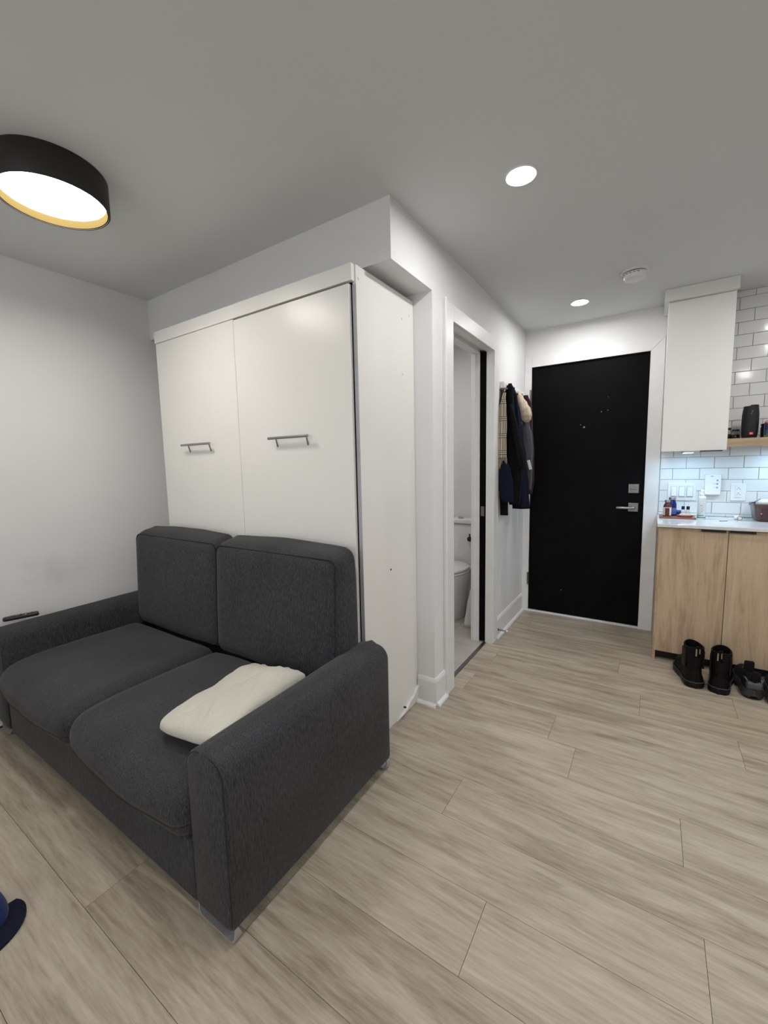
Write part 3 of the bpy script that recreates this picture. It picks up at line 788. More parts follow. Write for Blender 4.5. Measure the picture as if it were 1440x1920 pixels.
black_cloth = fabric_mat('black_coat_cloth', (.0015, .0015, .002, 1), (.006, .006, .008, 1), 400, .4, sheen=.0)
navy_cloth = fabric_mat('navy_coat_cloth', (.002, .003, .009, 1), (.008, .011, .030, 1), 400, .4, sheen=.0)
grey_cloth = fabric_mat('grey_wool', (.03, .032, .038, 1), (.085, .088, .10, 1), 300, .5)
maroon_cloth = fabric_mat('maroon_cloth', (.012, .002, .004, 1), (.04, .006, .010, 1), 400, .4)
cream_fleece = fabric_mat('cream_fleece', (.42, .34, .25, 1), (.68, .58, .46, 1), 160, 1.0, stretch=(1, 1, 1))
dark_knit = fabric_mat('dark_grey_knit', (.010, .010, .011, 1), (.035, .035, .035, 1), 300, .5)

def tartan():
    q = NT('beige_tartan'); b = q.b; b.inputs['Roughness'].default_value = .95
    tc = q.n('ShaderNodeTexCoord'); sp_ = q.n('ShaderNodeSeparateXYZ'); q.l(tc.outputs['Object'], sp_.inputs[0])
    def stripes(sock, period, offs, width):
        ms = None
        for o_ in offs:
            a = q.n('ShaderNodeMath', operation='ADD'); q.l(sock, a.inputs[0]); a.inputs[1].default_value = 10+o_
            m_ = q.n('ShaderNodeMath', operation='MODULO'); q.l(a.outputs[0], m_.inputs[0]); m_.inputs[1].default_value = period
            l_ = q.n('ShaderNodeMath', operation='LESS_THAN'); q.l(m_.outputs[0], l_.inputs[0]); l_.inputs[1].default_value = width
            if ms is None: ms = l_.outputs[0]
            else:
                x = q.n('ShaderNodeMath', operation='MAXIMUM'); q.l(ms, x.inputs[0]); q.l(l_.outputs[0], x.inputs[1]); ms = x.outputs[0]
        return ms
    col = None
    def mix(prev, fac, c2, k=1.0):
        m_ = q.n('ShaderNodeMixRGB')
        if isinstance(prev, tuple): m_.inputs['Color1'].default_value = prev
        else: q.l(prev, m_.inputs['Color1'])
        f_ = q.n('ShaderNodeMath', operation='MULTIPLY'); q.l(fac, f_.inputs[0]); f_.inputs[1].default_value = k
        q.l(f_.outputs[0], m_.inputs['Fac']); m_.inputs['Color2'].default_value = c2
        return m_.outputs['Color']
    base = (.36, .285, .185, 1); white = (.60, .58, .52, 1); dk = (.016, .028, .028, 1)
    zz, xx = sp_.outputs['Z'], sp_.outputs['X']
    col = mix(base, stripes(xx, .034, (0.0,), .011), white, .6)
    col = mix(col, stripes(xx, .034, (.004, -.010), .0035), dk, .7)
    col = mix(col, stripes(zz, .118, (0.0, ), .034), white, .55)
    col = mix(col, stripes(zz, .118, (0.0, -.013, -.026), .007), dk, .8)
    q.l(col, b.inputs['Base Color'])
    nz = q.n('ShaderNodeTexNoise'); nz.inputs['Scale'].default_value = 500; q.l(tc.outputs['Object'], nz.inputs['Vector'])
    bp = q.n('ShaderNodeBump'); bp.inputs['Strength'].default_value = .3; bp.inputs['Distance'].default_value = .001
    q.l(nz.outputs['Fac'], bp.inputs['Height']); q.l(bp.outputs['Normal'], b.inputs['Normal'])
    return q.m

# dark scarf against the wall, nearest the bathroom door
ks = obj('scarf', cloth([(1.825, -.920, 2.998, .012, .012), (1.718, -.924, 2.99, .016, .012), (1.494, -.927, 2.985, .016, .012), (1.265, -.928, 2.980, .016, .013), (1.110, -.929, 2.978, .015, .013)], 40, 3, .08, 1.0), dark_knit, smooth=True)
tag(ks, 'dark grey scarf against the wall behind the tartan scarf', 'scarf')
# tartan scarf with fringe
ts = thing('tartan_scarf', (-.905, 2.985, 1.28), 'beige tartan scarf with green-black checks and fringe, on the hook rail', 'scarf')
obj('cloth', cloth([(1.80, -.898, 2.975, .010, .010), (1.765, -.901, 2.965, .014, .011), (1.695, -.905, 2.957, .025, .011), (1.565, -.906, 2.953, .030, .010), (1.454, -.908, 2.950, .033, .010), (1.345, -.909, 2.948, .035, .010)], 48, 3, .045, .4, 8), tartan(), ts, smooth=True)
fm = mat('scarf_fringe', (.33, .27, .19, 1), .95, var=.2, vscale=40)
for i in range(9):
    x = -.936+.0082*i+random.uniform(-.001, .001)
    obj('fringe', tube(B(), [(x, 2.945, 1.345), (x+random.uniform(-.003, .003), 2.944, 1.30), (x+random.uniform(-.006, .006), 2.943, 1.25+random.uniform(0, .02))], [.0034, .003, .0018], 6), fm, ts, smooth=True)

# black jacket
bj = thing('black_jacket', (-.85, 3.06, .95), 'black jacket on the hook rail between the tartan scarf and navy coat', 'jacket')
obj('body', cloth([(1.862, -.893, 3.06, .014, .016), (1.800, -.893, 3.06, .032, .030), (1.684, -.890, 3.065, .036, .036), (1.57, -.876, 3.065, .042, .040), (1.416, -.860, 3.065, .052, .044), (1.309, -.852, 3.065, .056, .046), (1.185, -.848, 3.065, .054, .046), (1.069, -.846, 3.07, .046, .044), (1.005, -.842, 3.07, .036, .040)], 64, 5, .07, 2.2), black_cloth, bj, smooth=True)
obj('sleeve', cloth([(1.72, -.868, 3.02, .012, .012), (1.64, -.850, 3.008, .018, .015), (1.582, -.838, 3.0, .024, .017), (1.488, -.818, 2.998, .024, .018), (1.375, -.794, 2.998, .026, .018), (1.292, -.780, 3.0, .023, .017), (1.265, -.777, 3.0, .016, .012)], 40, 3, .06, .3), black_cloth, bj, smooth=True)
obj('sleeve', cloth([(1.50, -.915, 3.018, .016, .012), (1.341, -.915, 3.016, .022, .014), (1.188, -.907, 3.014, .028, .016), (1.034, -.905, 3.012, .028, .016), (.930, -.903, 3.012, .028, .016)], 40, 3, .05, 1.3), black_cloth, bj, smooth=True)
obj('collar', cloth([(1.870, -.880, 3.04, .012, .012), (1.835, -.872, 3.03, .020, .015), (1.77, -.866, 3.02, .016, .012), (1.71, -.866, 3.018, .008, .007)], 32, 3, .08, .9), black_cloth, bj, smooth=True)
# navy coat
nc = thing('navy_coat', (-.86, 3.2, .96), 'long navy coat on the hook rail behind the black jacket', 'coat')
obj('body', cloth([(1.869, -.909, 3.2, .016, .020), (1.797, -.900, 3.19, .030, .034), (1.659, -.888, 3.19, .042, .044), (1.5, -.872, 3.19, .050, .048), (1.341, -.856, 3.19, .056, .050), (1.24, -.848, 3.19, .058, .052), (1.099, -.838, 3.19, .062, .054), (.966, -.828, 3.19, .058, .054)], 64, 5, .09, .7), navy_cloth, nc, smooth=True)
obj('sleeve', cloth([(1.33, -.890, 2.955, .022, .012), (1.247, -.880, 2.945, .040, .016), (1.152, -.870, 2.942, .048, .018), (1.076, -.863, 2.942, .045, .018), (1.035, -.858, 2.944, .040, .016)], 44, 4, .06, 2.0), navy_cloth, nc, smooth=True)
obj('collar', cloth([(1.850, -.892, 3.145, .014, .014), (1.80, -.878, 3.135, .024, .016), (1.70, -.866, 3.13, .022, .014), (1.58, -.850, 3.13, .016, .010), (1.45, -.83, 3.13, .012, .008)], 32, 3, .08, 1.9), navy_cloth, nc, smooth=True)
# grey coat with cream fleece hood
gc = thing('hooded_coat', (-.86, 3.42, 1.10), 'grey coat with a cream fleece hood on the hook rail beside the black door', 'coat')
obj('body', cloth([(1.85, -.912, 3.42, .022, .024), (1.72, -.890, 3.40, .044, .040), (1.615, -.874, 3.40, .046, .046), (1.509, -.858, 3.40, .052, .05), (1.404, -.850, 3.40, .052, .05), (1.298, -.846, 3.40, .046, .05), (1.172, -.846, 3.40, .042, .05), (1.095, -.844, 3.40, .036, .045)], 56, 5, .06, 3.1), grey_cloth, gc, smooth=True)
obj('hood', cloth([(1.852, -.897, 3.325, .012, .018), (1.810, -.882, 3.315, .024, .034), (1.760, -.862, 3.31, .036, .044), (1.715, -.846, 3.31, .044, .048), (1.672, -.836, 3.31, .042, .044), (1.638, -.832, 3.315, .032, .034), (1.618, -.830, 3.32, .016, .018)], 48, 2, .03, 1.5), cream_fleece, gc, smooth=True)
obj('lapel', cloth([(1.83, -.905, 3.285, .010, .008), (1.74, -.893, 3.270, .010, .008), (1.66, -.874, 3.265, .009, .008), (1.60, -.858, 3.27, .006, .006)], 24, 2, .04, .5), cream_fleece, gc, smooth=True)
tg = obj('care_label', bx(-.818, -.796, 3.335, 3.338, 1.255, 1.330, bev=.001), M['white_plastic'], gc); tg.rotation_euler = (0.1, -.25, .3)
# maroon garment
mg = obj('maroon_sweater', cloth([(1.855, -.905, 3.55, .026, .024), (1.776, -.893, 3.55, .042, .040), (1.603, -.888, 3.55, .048, .045), (1.386, -.880, 3.55, .052, .048), (1.167, -.876, 3.55, .050, .045), (1.05, -.872, 3.55, .036, .04)], 56, 4, .07, 5.0), maroon_cloth, smooth=True)
tag(mg, 'dark maroon garment on the last hook next to the black door', 'sweater')

# ------------------------------------------------------------------ kitchen: base cabinets, worktop
def base_cabinet(x0, label, left_end):
    t = thing('base_cabinet', (x0+.35, 3.42, 0), label, 'cabinet', 'oak base cabinets')
    a = x0
    obj('side_panel', bx(a, a+.016, 3.165, 3.698, 0, .884), M['oak'], t)
    obj('side_panel', bx(a+.684, a+.70, 3.172, 3.698, .066, .884), M['oak'], t)
    obj('carcass', bx(a+.017, a+.683, 3.19, 3.69, .075, .87), M['dark_plastic'], t)
    obj('toe_kick', bx(a+.017, a+.70, 3.215, 3.23, 0, .072), M['black_plastic'], t)
    for (p, q_) in ((a+.002, a+.3485), (a+.3515, a+.698)):
        d = obj('door', bx(p, q_, 3.150, 3.170, .066, .880, bev=.001, seg=1), M['oak'], t)
        hx = q_-.012 if p < a+.1 else p+.120
        obj('finger_pull', bx(hx-.118, hx, 3.140, 3.1495, .868, .883), M['black_metal'], d)
    return t
base_cabinet(.045, 'light oak base cabinet with two doors beside the black entry door', True)
base_cabinet(.747, 'light oak base cabinet out of frame to the right', False)
tag(obj('countertop', bx(.038, 1.45, 3.128, 3.690, .885, .905, bev=.002), M['quartz']), 'glossy white stone countertop on the oak cabinets', 'countertop')

# wall cabinet
uc = thing('wall_cabinet', (.214, 3.55, 1.36), 'tall white wall cabinet hung beside the entry door above the counter', 'cabinet')
obj('body', bx(.043, .386, 3.42, 3.690, 1.372, 2.398), M['laminate'], uc)
obj('door', bx(.043, .386, 3.398, 3.418, 1.362, 2.322, bev=.0012, seg=1), M['laminate'], uc)
obj('crown_board', bx(.020, .395, 3.372, 3.397, 2.326, 2.399, bev=.001, seg=1), M['laminate'], uc)
obj('crown_return', bx(.020, .0425, 3.397, 3.690, 2.326, 2.399), M['laminate'], uc)
obj('filler_strip', bx(.0425, .386, 3.399, 3.419, 2.324, 2.399), M['laminate'], uc)
obj('finger_pull', bx(.252, .366, 3.386, 3.42, 1.3555, 1.3615), M['black_metal'], uc)
pk = thing('puck_light', (.192, 3.47, 1.36), 'small glowing cool-white puck light under the wall cabinet', 'light')
obj('housing', lathe(B(), [(.034, 1.3715), (.034, 1.352), (.031, 1.350), (.029, 1.350), (.029, 1.3715), (.034, 1.3715)], (.192, 3.455, 0), 32), M['white_plastic'], pk, smooth=True, angle=40)
obj('lens', lathe(B(), [(0, 1.3515), (.029, 1.3515), (.029, 1.356), (0, 1.356)], (.192, 3.455, 0), 32), M['puck_light'], pk)
pk2 = copy_tree(pk); pk2.location = (.72, 3.53, 1.380); pk2['label'] = 'cool-white puck light under the oak shelf beyond the right frame edge'

# oak shelf and things on it
sh = tag(obj('wall_shelf', bx(.3875, 1.45, 3.45, 3.690, 1.384, 1.434, bev=.001, seg=1), M['oakx']), 'light oak floating shelf beside the white wall cabinet', 'shelf')
ZS = 1.434
spk = thing('portable_speaker', (.507, 3.52, ZS), 'black cylindrical portable speaker standing on the oak shelf', 'speaker')
mesh_m = mat('black_speaker_mesh', (.008, .008, .010, 1), .5, bump=.8, bscale=700, var=.2, vscale=90)
prof = [(.0, .0), (.030, 0), (.037, .004), (.041, .03), (.0425, .09), (.0415, .15), (.038, .185), (.036, .192)]
obj('body', lathe(B(), prof, (.507, 3.52, ZS), 40), mesh_m, spk, smooth=True, angle=60)
bm = lathe(B(), [(.0365, .1905), (.0375, .197), (.036, .205), (.032, .206), (.028, .197), (0, .195)], (.507, 3.52, ZS), 40)
for v in bm.verts:
    if v.co.z > ZS+.2 and v.co.x < .50: v.co.z -= .006
obj('top_cap', bm, M['black_plastic'], spk, smooth=True, angle=40)
for i, z_ in enumerate((.150, .160, .168)):
    b_ = B(); cyl(b_, (.507+(-.002, .001, .003)[i], 3.4795, ZS+z_), (.507+(-.002, .001, .003)[i], 3.4775, ZS+z_), .0022, n=10); obj('button', b_, M['grey_plastic'], spk)
red = mat('orange_red_badge', (.62, .03, .04, 1), .5, var=.05)
bd = obj('badge', bx(.500, .520, 3.4755, 3.4790, ZS+.020, ZS+.036, bev=.001), red, spk)
text_mesh('badge_text', 'JBL', .010, M['white_plastic'], bd, (.510, 3.4753, ZS+.028), (PI/2, 0, 0))
# jars behind the speaker
glass = mat('clear_glass', (.9, .92, .9, 1), .05, trans=1.0, ior=1.45)
for (x, y, hgt, lab, mm) in ((.405, 3.60, .075, 'small glass jar with a dark lid nearest the wall cabinet on the oak shelf', None), (.448, 3.585, .062, 'small glass jar just left of the black speaker on the oak shelf', None)):
    j = thing('glass_jar', (x, y, ZS), lab, 'jar', 'glass jars on the shelf')
    obj('glass', lathe(B(), [(0, 0), (.021, 0), (.023, .004), (.023, hgt*.72), (.018, hgt*.8), (.018, hgt*.86)], (x, y, ZS), 24), glass, j, smooth=True, angle=50)
    obj('contents', lathe(B(), [(0, .003), (.020, .003), (.0205, hgt*.45), (0, hgt*.47)], (x, y, ZS), 20), mat('spice', (.10, .05, .03, 1), .9, var=.3, vscale=90), j, smooth=True, angle=50)
    obj('lid', lathe(B(), [(.019, hgt*.82), (.020, hgt*.84), (.020, hgt), (0, hgt)], (x, y, ZS), 24), mat('dark_brown_lid', (.03, .018, .012, 1), .5, var=.1), j, smooth=True, angle=40)
mg_ = thing('dark_mug', (.585, 3.55, ZS), 'navy mug partly behind the black speaker on the oak shelf', 'mug')
mug_m = mat('navy_glaze', (.006, .008, .03, 1), .15, var=.05)
obj('cup', lathe(B(), [(0, 0), (.034, 0), (.037, .004), (.038, .088), (.0355, .088), (.034, .006), (0, .006)], (.604, 3.57, ZS), 32), mug_m, mg_, smooth=True, angle=50)
obj('handle', tube(B(), [(.604-.037+.0-.024*math.sin(t)*1.0, 3.555, ZS+.044+.026*math.cos(t)) for t in [i*PI/10 for i in range(11)]], .0045, 8), mat('white_glaze', (.7, .68, .62, 1), .2, var=.03), mg_, smooth=True)
pk_m = NT('blue_snack_pack'); tcn = pk_m.n('ShaderNodeTexCoord'); spn = pk_m.n('ShaderNodeSeparateXYZ'); pk_m.l(tcn.outputs['Object'], spn.inputs[0])
rpn = pk_m.n('ShaderNodeValToRGB'); rpn.color_ramp.interpolation = 'CONSTANT'
mrn = pk_m.n('ShaderNodeMapRange'); mrn.inputs['From Min'].default_value = 0.0; mrn.inputs['From Max'].default_value = .105; pk_m.l(spn.outputs['Z'], mrn.inputs['Value']); pk_m.l(mrn.outputs[0], rpn.inputs['Fac'])
e = rpn.color_ramp.elements; e[0].color = (.02, .06, .18, 1); e[1].position = .45; e[1].color = (.012, .015, .06, 1)
for p_, c2 in ((.76, (.22, .01, .03, 1)), (.86, (.45, .35, .38, 1)), (.93, (.22, .01, .03, 1))):
    k_ = e.new(p_); k_.color = c2
pk_m.l(rpn.outputs['Color'], pk_m.b.inputs['Base Color']); pk_m.b.inputs['Roughness'].default_value = .3
bm = softbox(.574, .70, 3.475, 3.525, ZS+.001, ZS+.104, .012, 12, (.0, .01, 0), .004)
tag(obj('snack_package', bm, pk_m.m, smooth=True), 'blue and red food package at the right frame edge on the shelf', 'package')
bm = B(); rings = []
lf = mat('olive_green_leaf', (.09, .11, .03, 1), .6, var=.4, vscale=40)
for i in range(9):
    x = .575+.011*i; z_ = ZS+.012+.010*abs(math.sin(i*1.7))
    box(bm, x-.008, x+.008, 3.458, 3.468, ZS, z_, bev=.003)
tag(obj('herb_packet', bm, lf), 'small olive green packet at the front of the oak shelf', 'packet')

# ------------------------------------------------------------------ wall plates
YT = 3.692
sw = thing('light_switch', (.184, YT, 1.08), 'white triple light switch on the tiles above the wooden tray', 'switch')
obj('plate', bx(.096, .268, YT-.006, YT, 1.015, 1.141, bev=.003), M['white_plastic'], sw)
for i in range(3):
    x = .135+.047*i
    obj('rocker_frame', bx(x-.0185, x+.0185, YT-.008, YT-.005, 1.040, 1.116, bev=.001), M['pale_grey'], sw)
    rk = obj('rocker', bx(x-.0165, x+.0165, YT-.013, YT-.006, 1.044, 1.112, bev=.002), M['white_plastic'], sw); rk.rotation_euler = (math.radians(-4), 0, 0)
tb = thing('control_box', (.353, YT, 1.13), 'white wall control box with three small dark dots on the tiles', 'control box')
obj('case', bx(.309, .399, YT-.030, YT, 1.059, 1.201, bev=.004), M['white_plastic'], tb)
for i, z_ in enumerate((1.160, 1.135, 1.110)):
    b_ = B(); cyl(b_, (.378, YT-.0325, z_), (.378, YT-.0295, z_), .0052, n=14); obj('dial', b_, M['grey_plastic'], tb)
    if i: b_ = B(); cyl(b_, (.363, YT-.0315, z_), (.363, YT-.0295, z_), .002, n=8); obj('indicator', b_, M['grey_plastic'], tb)
obj('logo', bx(.340, .356, YT-.0306, YT-.0298, 1.186, 1.190), M['grey_plastic'], tb)
ol = thing('wall_outlet', (.497, YT, 1.08), 'white power outlet on the tiles above the brown container', 'outlet')
obj('plate', bx(.455, .538, YT-.006, YT, 1.018, 1.138, bev=.003), M['white_plastic'], ol)
obj('receptacle', bx(.479, .514, YT-.009, YT-.005, 1.042, 1.114, bev=.002), M['white_plastic'], ol)
for zc in (1.098, 1.062):
    for (dx, w2, h2) in ((-.0075, .0012, .006), (.0075, .0012, .0075)):
        obj('slot', bx(.4965+dx-w2, .4965+dx+w2, YT-.0096, YT-.0088, zc-h2*.5, zc+h2*.5), M['black_plastic'], ol)
    b_ = B(); cyl(b_, (.4965, YT-.0096, zc-.0095+.019), (.4965, YT-.0088, zc-.0095+.019), .0028, n=10); obj('slot', b_, M['black_plastic'], ol)

# ------------------------------------------------------------------ counter things
ZT = .905
walnut = wood_mat('red_brown_wood', (.10, .035, .02, 1), (.20, .085, .05, 1), (.30, .14, .085, 1), 0, 3.0, .5)
tray = tag(obj('wooden_tray', bx(.052, .258, 3.44, 3.585, ZT, ZT+.012, bev=.003), walnut), 'red-brown wooden tray under the bottles on the counter', 'tray')
ZB = ZT+.012
def bottle(name, x, y, z0, rad, hgt, neck, capr, caph, mb, mc, label, cat='bottle', lab=None, n=28, labm=None, group=None):
    t = thing(name, (x, y, z0), label, cat, group)
    s = hgt
    obj('body', lathe(B(), [(0, 0), (rad*.92, 0), (rad, .004), (rad, s*.66), (rad*.93, s*.74), (neck*1.15, s*.88), (neck, s*.92), (neck, s), (0, s)], (x, y, z0), n), mb, t, smooth=True, angle=50)
    obj('cap', lathe(B(), [(capr, s*.95), (capr, s*.95+caph-.002), (capr*.93, s*.95+caph), (0, s*.95+caph)], (x, y, z0), n), mc, t, smooth=True, angle=40)
    if lab: obj('paper_label', lathe(B(), [(rad*1.01, s*lab[0]), (rad*1.02, s*lab[0]), (rad*1.02, s*lab[1]), (rad*1.01, s*lab[1]), (rad*1.01, s*lab[0])], (x, y, z0), n), labm, t, smooth=True, angle=40)
    return t
amber = mat('amber_glass', (.09, .03, .018, 1), .12, var=.1); cobalt = mat('cobalt_bottle', (.006, .012, .11, 1), .15, var=.1)
paper = mat('white_label_paper', (.70, .68, .66, 1), .7, var=.05, vscale=40)
redp = mat('dark_red_label', (.11, .025, .02, 1), .7, var=.2, vscale=60)
silver = mat('silver_cap', (.35, .35, .37, 1), .3, .7, var=.05)
bb = bottle('brown_bottle', .095, 3.475, ZB, .0235, .104, .013, .0165, .016, amber, silver, 'brown bottle with white label at the front left of the tray', lab=(.08, .62), labm=paper)
obj('label_panel', lathe(B(), [(.0245, .010), (.0246, .045)], (.095, 3.475, ZB), 40), redp, bb) if False else None
bm = B(); pts = [(.095+.0243*math.sin(a), 3.475-.0243*math.cos(a)) for a in [(-.55+1.1*i/8) for i in range(9)]]
for k in range(8):
    q0 = pts[k]; q1 = pts[k+1]; bm.faces.new([bm.verts.new(p) for p in ((q0[0], q0[1], ZB+.004), (q1[0], q1[1], ZB+.004), (q1[0], q1[1], ZB+.060), (q0[0], q0[1], ZB+.060))])
obj('red_panel', bm, redp, bb)
bottle('blue_bottle', .123, 3.535, ZB, .027, .118, .018, .021, .018, cobalt, silver, 'larger cobalt blue bottle behind the brown bottle on the tray', lab=(.10, .48), labm=mat('pale_blue_label', (.10, .14, .30, 1), .6, var=.2, vscale=50))
tag(bottle('blue_jar', .158, 3.55, ZB, .018, .026, .017, .018, .014, cobalt, mat('bright_blue_cap', (.02, .08, .35, 1), .3, var=.05), 'small low blue jar in the middle of the tray', 'jar'), None)
navycap = mat('dark_navy_cap', (.004, .005, .02, 1), .35, var=.1)
for i, (x, lab_) in enumerate(((.188, 'left of two small white vials with dark navy caps on the tray'), (.216, 'right of two small white vials with dark navy caps on the tray'))):
    bottle('small_vial', x, 3.545, ZB, .0125, .048, .008, .0095, .022, mat('white_vial', (.62, .62, .64, 1), .3, var=.05), navycap, lab_, 'vial', lab=(.1, .5), labm=paper, group='small vials on the tray')
dish = thing('soap_dish', (.196, 3.475, ZB), 'oval translucent reddish soap dish at the front of the tray', 'dish')
pink = mat('reddish_dish', (.36, .10, .08, 1), .2, var=.1)
obj('dish', lathe(B(), [(0, 0), (.036, 0), (.045, .006), (.047, .013), (.044, .013), (.034, .005), (0, .004)], (.196, 3.475, ZB), 36, 1.0, .62), pink, dish, smooth=True, angle=50)
obj('soap', softbox(.163, .229, 3.457, 3.493, ZB+.005, ZB+.021, .008, 8, (0, 0, .003)), mat('pale_soap', (.55, .42, .40, 1), .5, var=.05), dish, smooth=True)
sb = thing('spray_bottle', (.288, 3.51, ZT), 'tall white bottle with green print right of the wooden tray', 'bottle')
white_b = mat('white_bottle', (.70, .72, .72, 1), .3, var=.02)
obj('body', lathe(B(), [(0, 0), (.0215, 0), (.0235, .004), (.0235, .138), (.021, .150), (.012, .158), (.011, .162), (0, .162)], (.288, 3.51, ZT), 32), white_b, sb, smooth=True, angle=50)
obj('cap', lathe(B(), [(.0145, .158), (.0145, .172), (.010, .177), (.010, .194), (.007, .198), (0, .198)], (.288, 3.51, ZT), 24), M['white_plastic'], sb, smooth=True, angle=40)
teal = mat('teal_print', (.03, .28, .24, 1), .5, var=.05)
def wrap(cx, cy, rad, a0, a1, z0, z1, n=10):
    bm = B(); inn, out = [], []
    for i in range(n+1):
        a = a0+(a1-a0)*i/n
        for lst, rr in ((inn, rad+.0002), (out, rad+.0007)):
            lst.append([(cx+rr*math.sin(a), cy-rr*math.cos(a), z0), (cx+rr*math.sin(a), cy-rr*math.cos(a), z1)])
    V = [[[bm.verts.new(p) for p in q] for q in l] for l in (inn, out)]
    for i in range(n):
        for l in V: bm.faces.new((l[i][0], l[i+1][0], l[i+1][1], l[i][1]))
        for k in (0, 1): bm.faces.new((V[0][i][k], V[0][i+1][k], V[1][i+1][k], V[1][i][k]))
    for i in (0, n): bm.faces.new((V[0][i][0], V[0][i][1], V[1][i][1], V[1][i][0]))
    return bm
obj('print_band', wrap(.288, 3.51, .0235, -1.6, 1.6, .905+.008, .905+.014), teal, sb)
obj('print_band', wrap(.288, 3.51, .0235, -1.2, .4, .905+.022, .905+.028), teal, sb)
leafm = mat('grey_green_print', (.30, .36, .33, 1), .5, var=.1)
for i, (a, z_, w2) in enumerate(((-.25, .040, .30), (-.05, .050, .28), (.10, .060, .22), (-.05, .070, .25), (.12, .080, .18), (-.2, .092, .5))):
    obj('print_mark', wrap(.288, 3.51, .0235, a-w2/2, a+w2/2, .905+z_-.002, .905+z_+.002, 4), leafm, sb)
# keys
ky = thing('metal_key', (.385, 3.42, ZT), 'small metal key lying on the white counter', 'key', rz=.5)
b_ = B(); cyl(b_, (0, 0, .0), (0, 0, .003), .009, n=16); obj('bow', b_, M['nickel'], ky, local=True)
obj('blade', bx(.008, .038, -.0035, .0035, 0, .0025), M['nickel'], ky, local=True)
# white earphone case with a lead
ec = thing('charger_plug', (.478, 3.53, ZT), 'small white rounded plug with a thin lead below the outlet', 'plug')
b_ = B(); cyl(b_, (.463, 3.53, ZT+.014), (.487, 3.53, ZT+.014), .0135, n=24); obj('body', b_, M['white_plastic'], ec, smooth=True, angle=40)
b_ = B(); cyl(b_, (.489, 3.517, ZT+.0135), (.489, 3.509, ZT+.0135), .013, n=24); obj('ring', b_, M['nickel'], ec, smooth=True, angle=40)
b_ = B(); cyl(b_, (.489, 3.5095, ZT+.0135), (.489, 3.5075, ZT+.0135), .010, n=24); obj('face', b_, M['white_plastic'], ec, smooth=True, angle=40)
obj('lead', tube(B(), [(.487, 3.53, ZT+.022), (.494, 3.54, ZT+.05), (.494, 3.55, ZT+.085)], .0012, 6), M['grey_plastic'], ec, smooth=True)
# brown container with tissue and a stick
bc_ = thing('storage_container', (.645, 3.555, ZT), 'brown translucent square container with tissue on the counter, at the right edge', 'container')
brown = mat('brown_smoked_plastic', (.105, .062, .060, 1), .25, var=.1)
bm = B()
def sq(cx, cy, hx, hy, z_, rad=.02, n=5): return [(cx+p[0], cy+p[1], z_) for p in rrect(hx, hy, rad, n)]
loft(bm, [sq(.648, 3.555, .075, .07, ZT), sq(.648, 3.555, .083, .078, ZT+.008), sq(.648, 3.555, .098, .09, ZT+.100), sq(.648, 3.555, .102, .094, ZT+.102), sq(.648, 3.555, .102, .094, ZT+.112), sq(.648, 3.555, .095, .087, ZT+.112), sq(.648, 3.555, .080, .074, ZT+.012)])
obj('tub', bm, brown, bc_, smooth=True, angle=40)
obj('front_panel', bx(.589, .709, 3.462, 3.466, ZT+.020, ZT+.088, bev=.001), mat('dark_brown_panel', (.07, .035, .04, 1), .4, var=.1), bc_)
obj('front_mark', bx(.582, .589, 3.461, 3.4645, ZT+.050, ZT+.054), M['white_plastic'], bc_)
tis = tag(obj('tissue', softbox(.575, .705, 3.505, 3.605, ZT+.088, ZT+.140, .018, 16, (0, 0, .004), .022), mat('white_tissue', (.72, .72, .72, 1), .9, var=.05, vscale=30), smooth=True), 'crumpled white tissue heaped in the brown container', 'tissue')
st = tag(obj('thin_stick', tube(B(), [(.520, 3.46, ZT+.108), (.580, 3.485, ZT+.145)], .0022, 8), mat('dark_wood_stick', (.05, .04, .04, 1), .6, var=.1), smooth=True), 'thin dark stick leaning over the rim of the brown container', 'stick')

# ------------------------------------------------------------------ shoes
boot_leather = mat('black_boot_leather', (.0025, .0025, .0028, 1), .6, spec=.25, bump=.3, bscale=120, var=.2, vscale=20)
boot_sole = mat('black_rubber_sole', (.004, .004, .004, 1), .4, spec=.3, bump=.2, bscale=60, var=.2)
def sole_outline(t, L, w_):  # t 0 heel .. 1 toe -> half widths (left, right)
    prof = [(0, .0), (.02, .55), (.08, .84), (.2, .92), (.42, .82), (.62, 1.0), (.78, 1.04), (.90, .84), (.97, .5), (1.0, .0)]
    for a, b in zip(prof, prof[1:]):
        if a[0] <= t <= b[0]: return w_*(a[1]+(b[1]-a[1])*(t-a[0])/(b[0]-a[0]))
    return 0
def footring(L, w_, z_, grow=0.0, n=26, t0=0.0, t1=1.0):
    ts = [t0+(t1-t0)*(1-math.cos(PI*i/n))/2 for i in range(n+1)]
    left = [(-max(.004, sole_outline((t-t0)/(t1-t0), L, w_))-grow*(1 if 0 < i < n else .2), t*L+(-grow if i == 0 else grow if i == n else 0), z_) for i, t in enumerate(ts)]
    right = [(-p[0], p[1], p[2]) for p in reversed(left)]
    return left+right
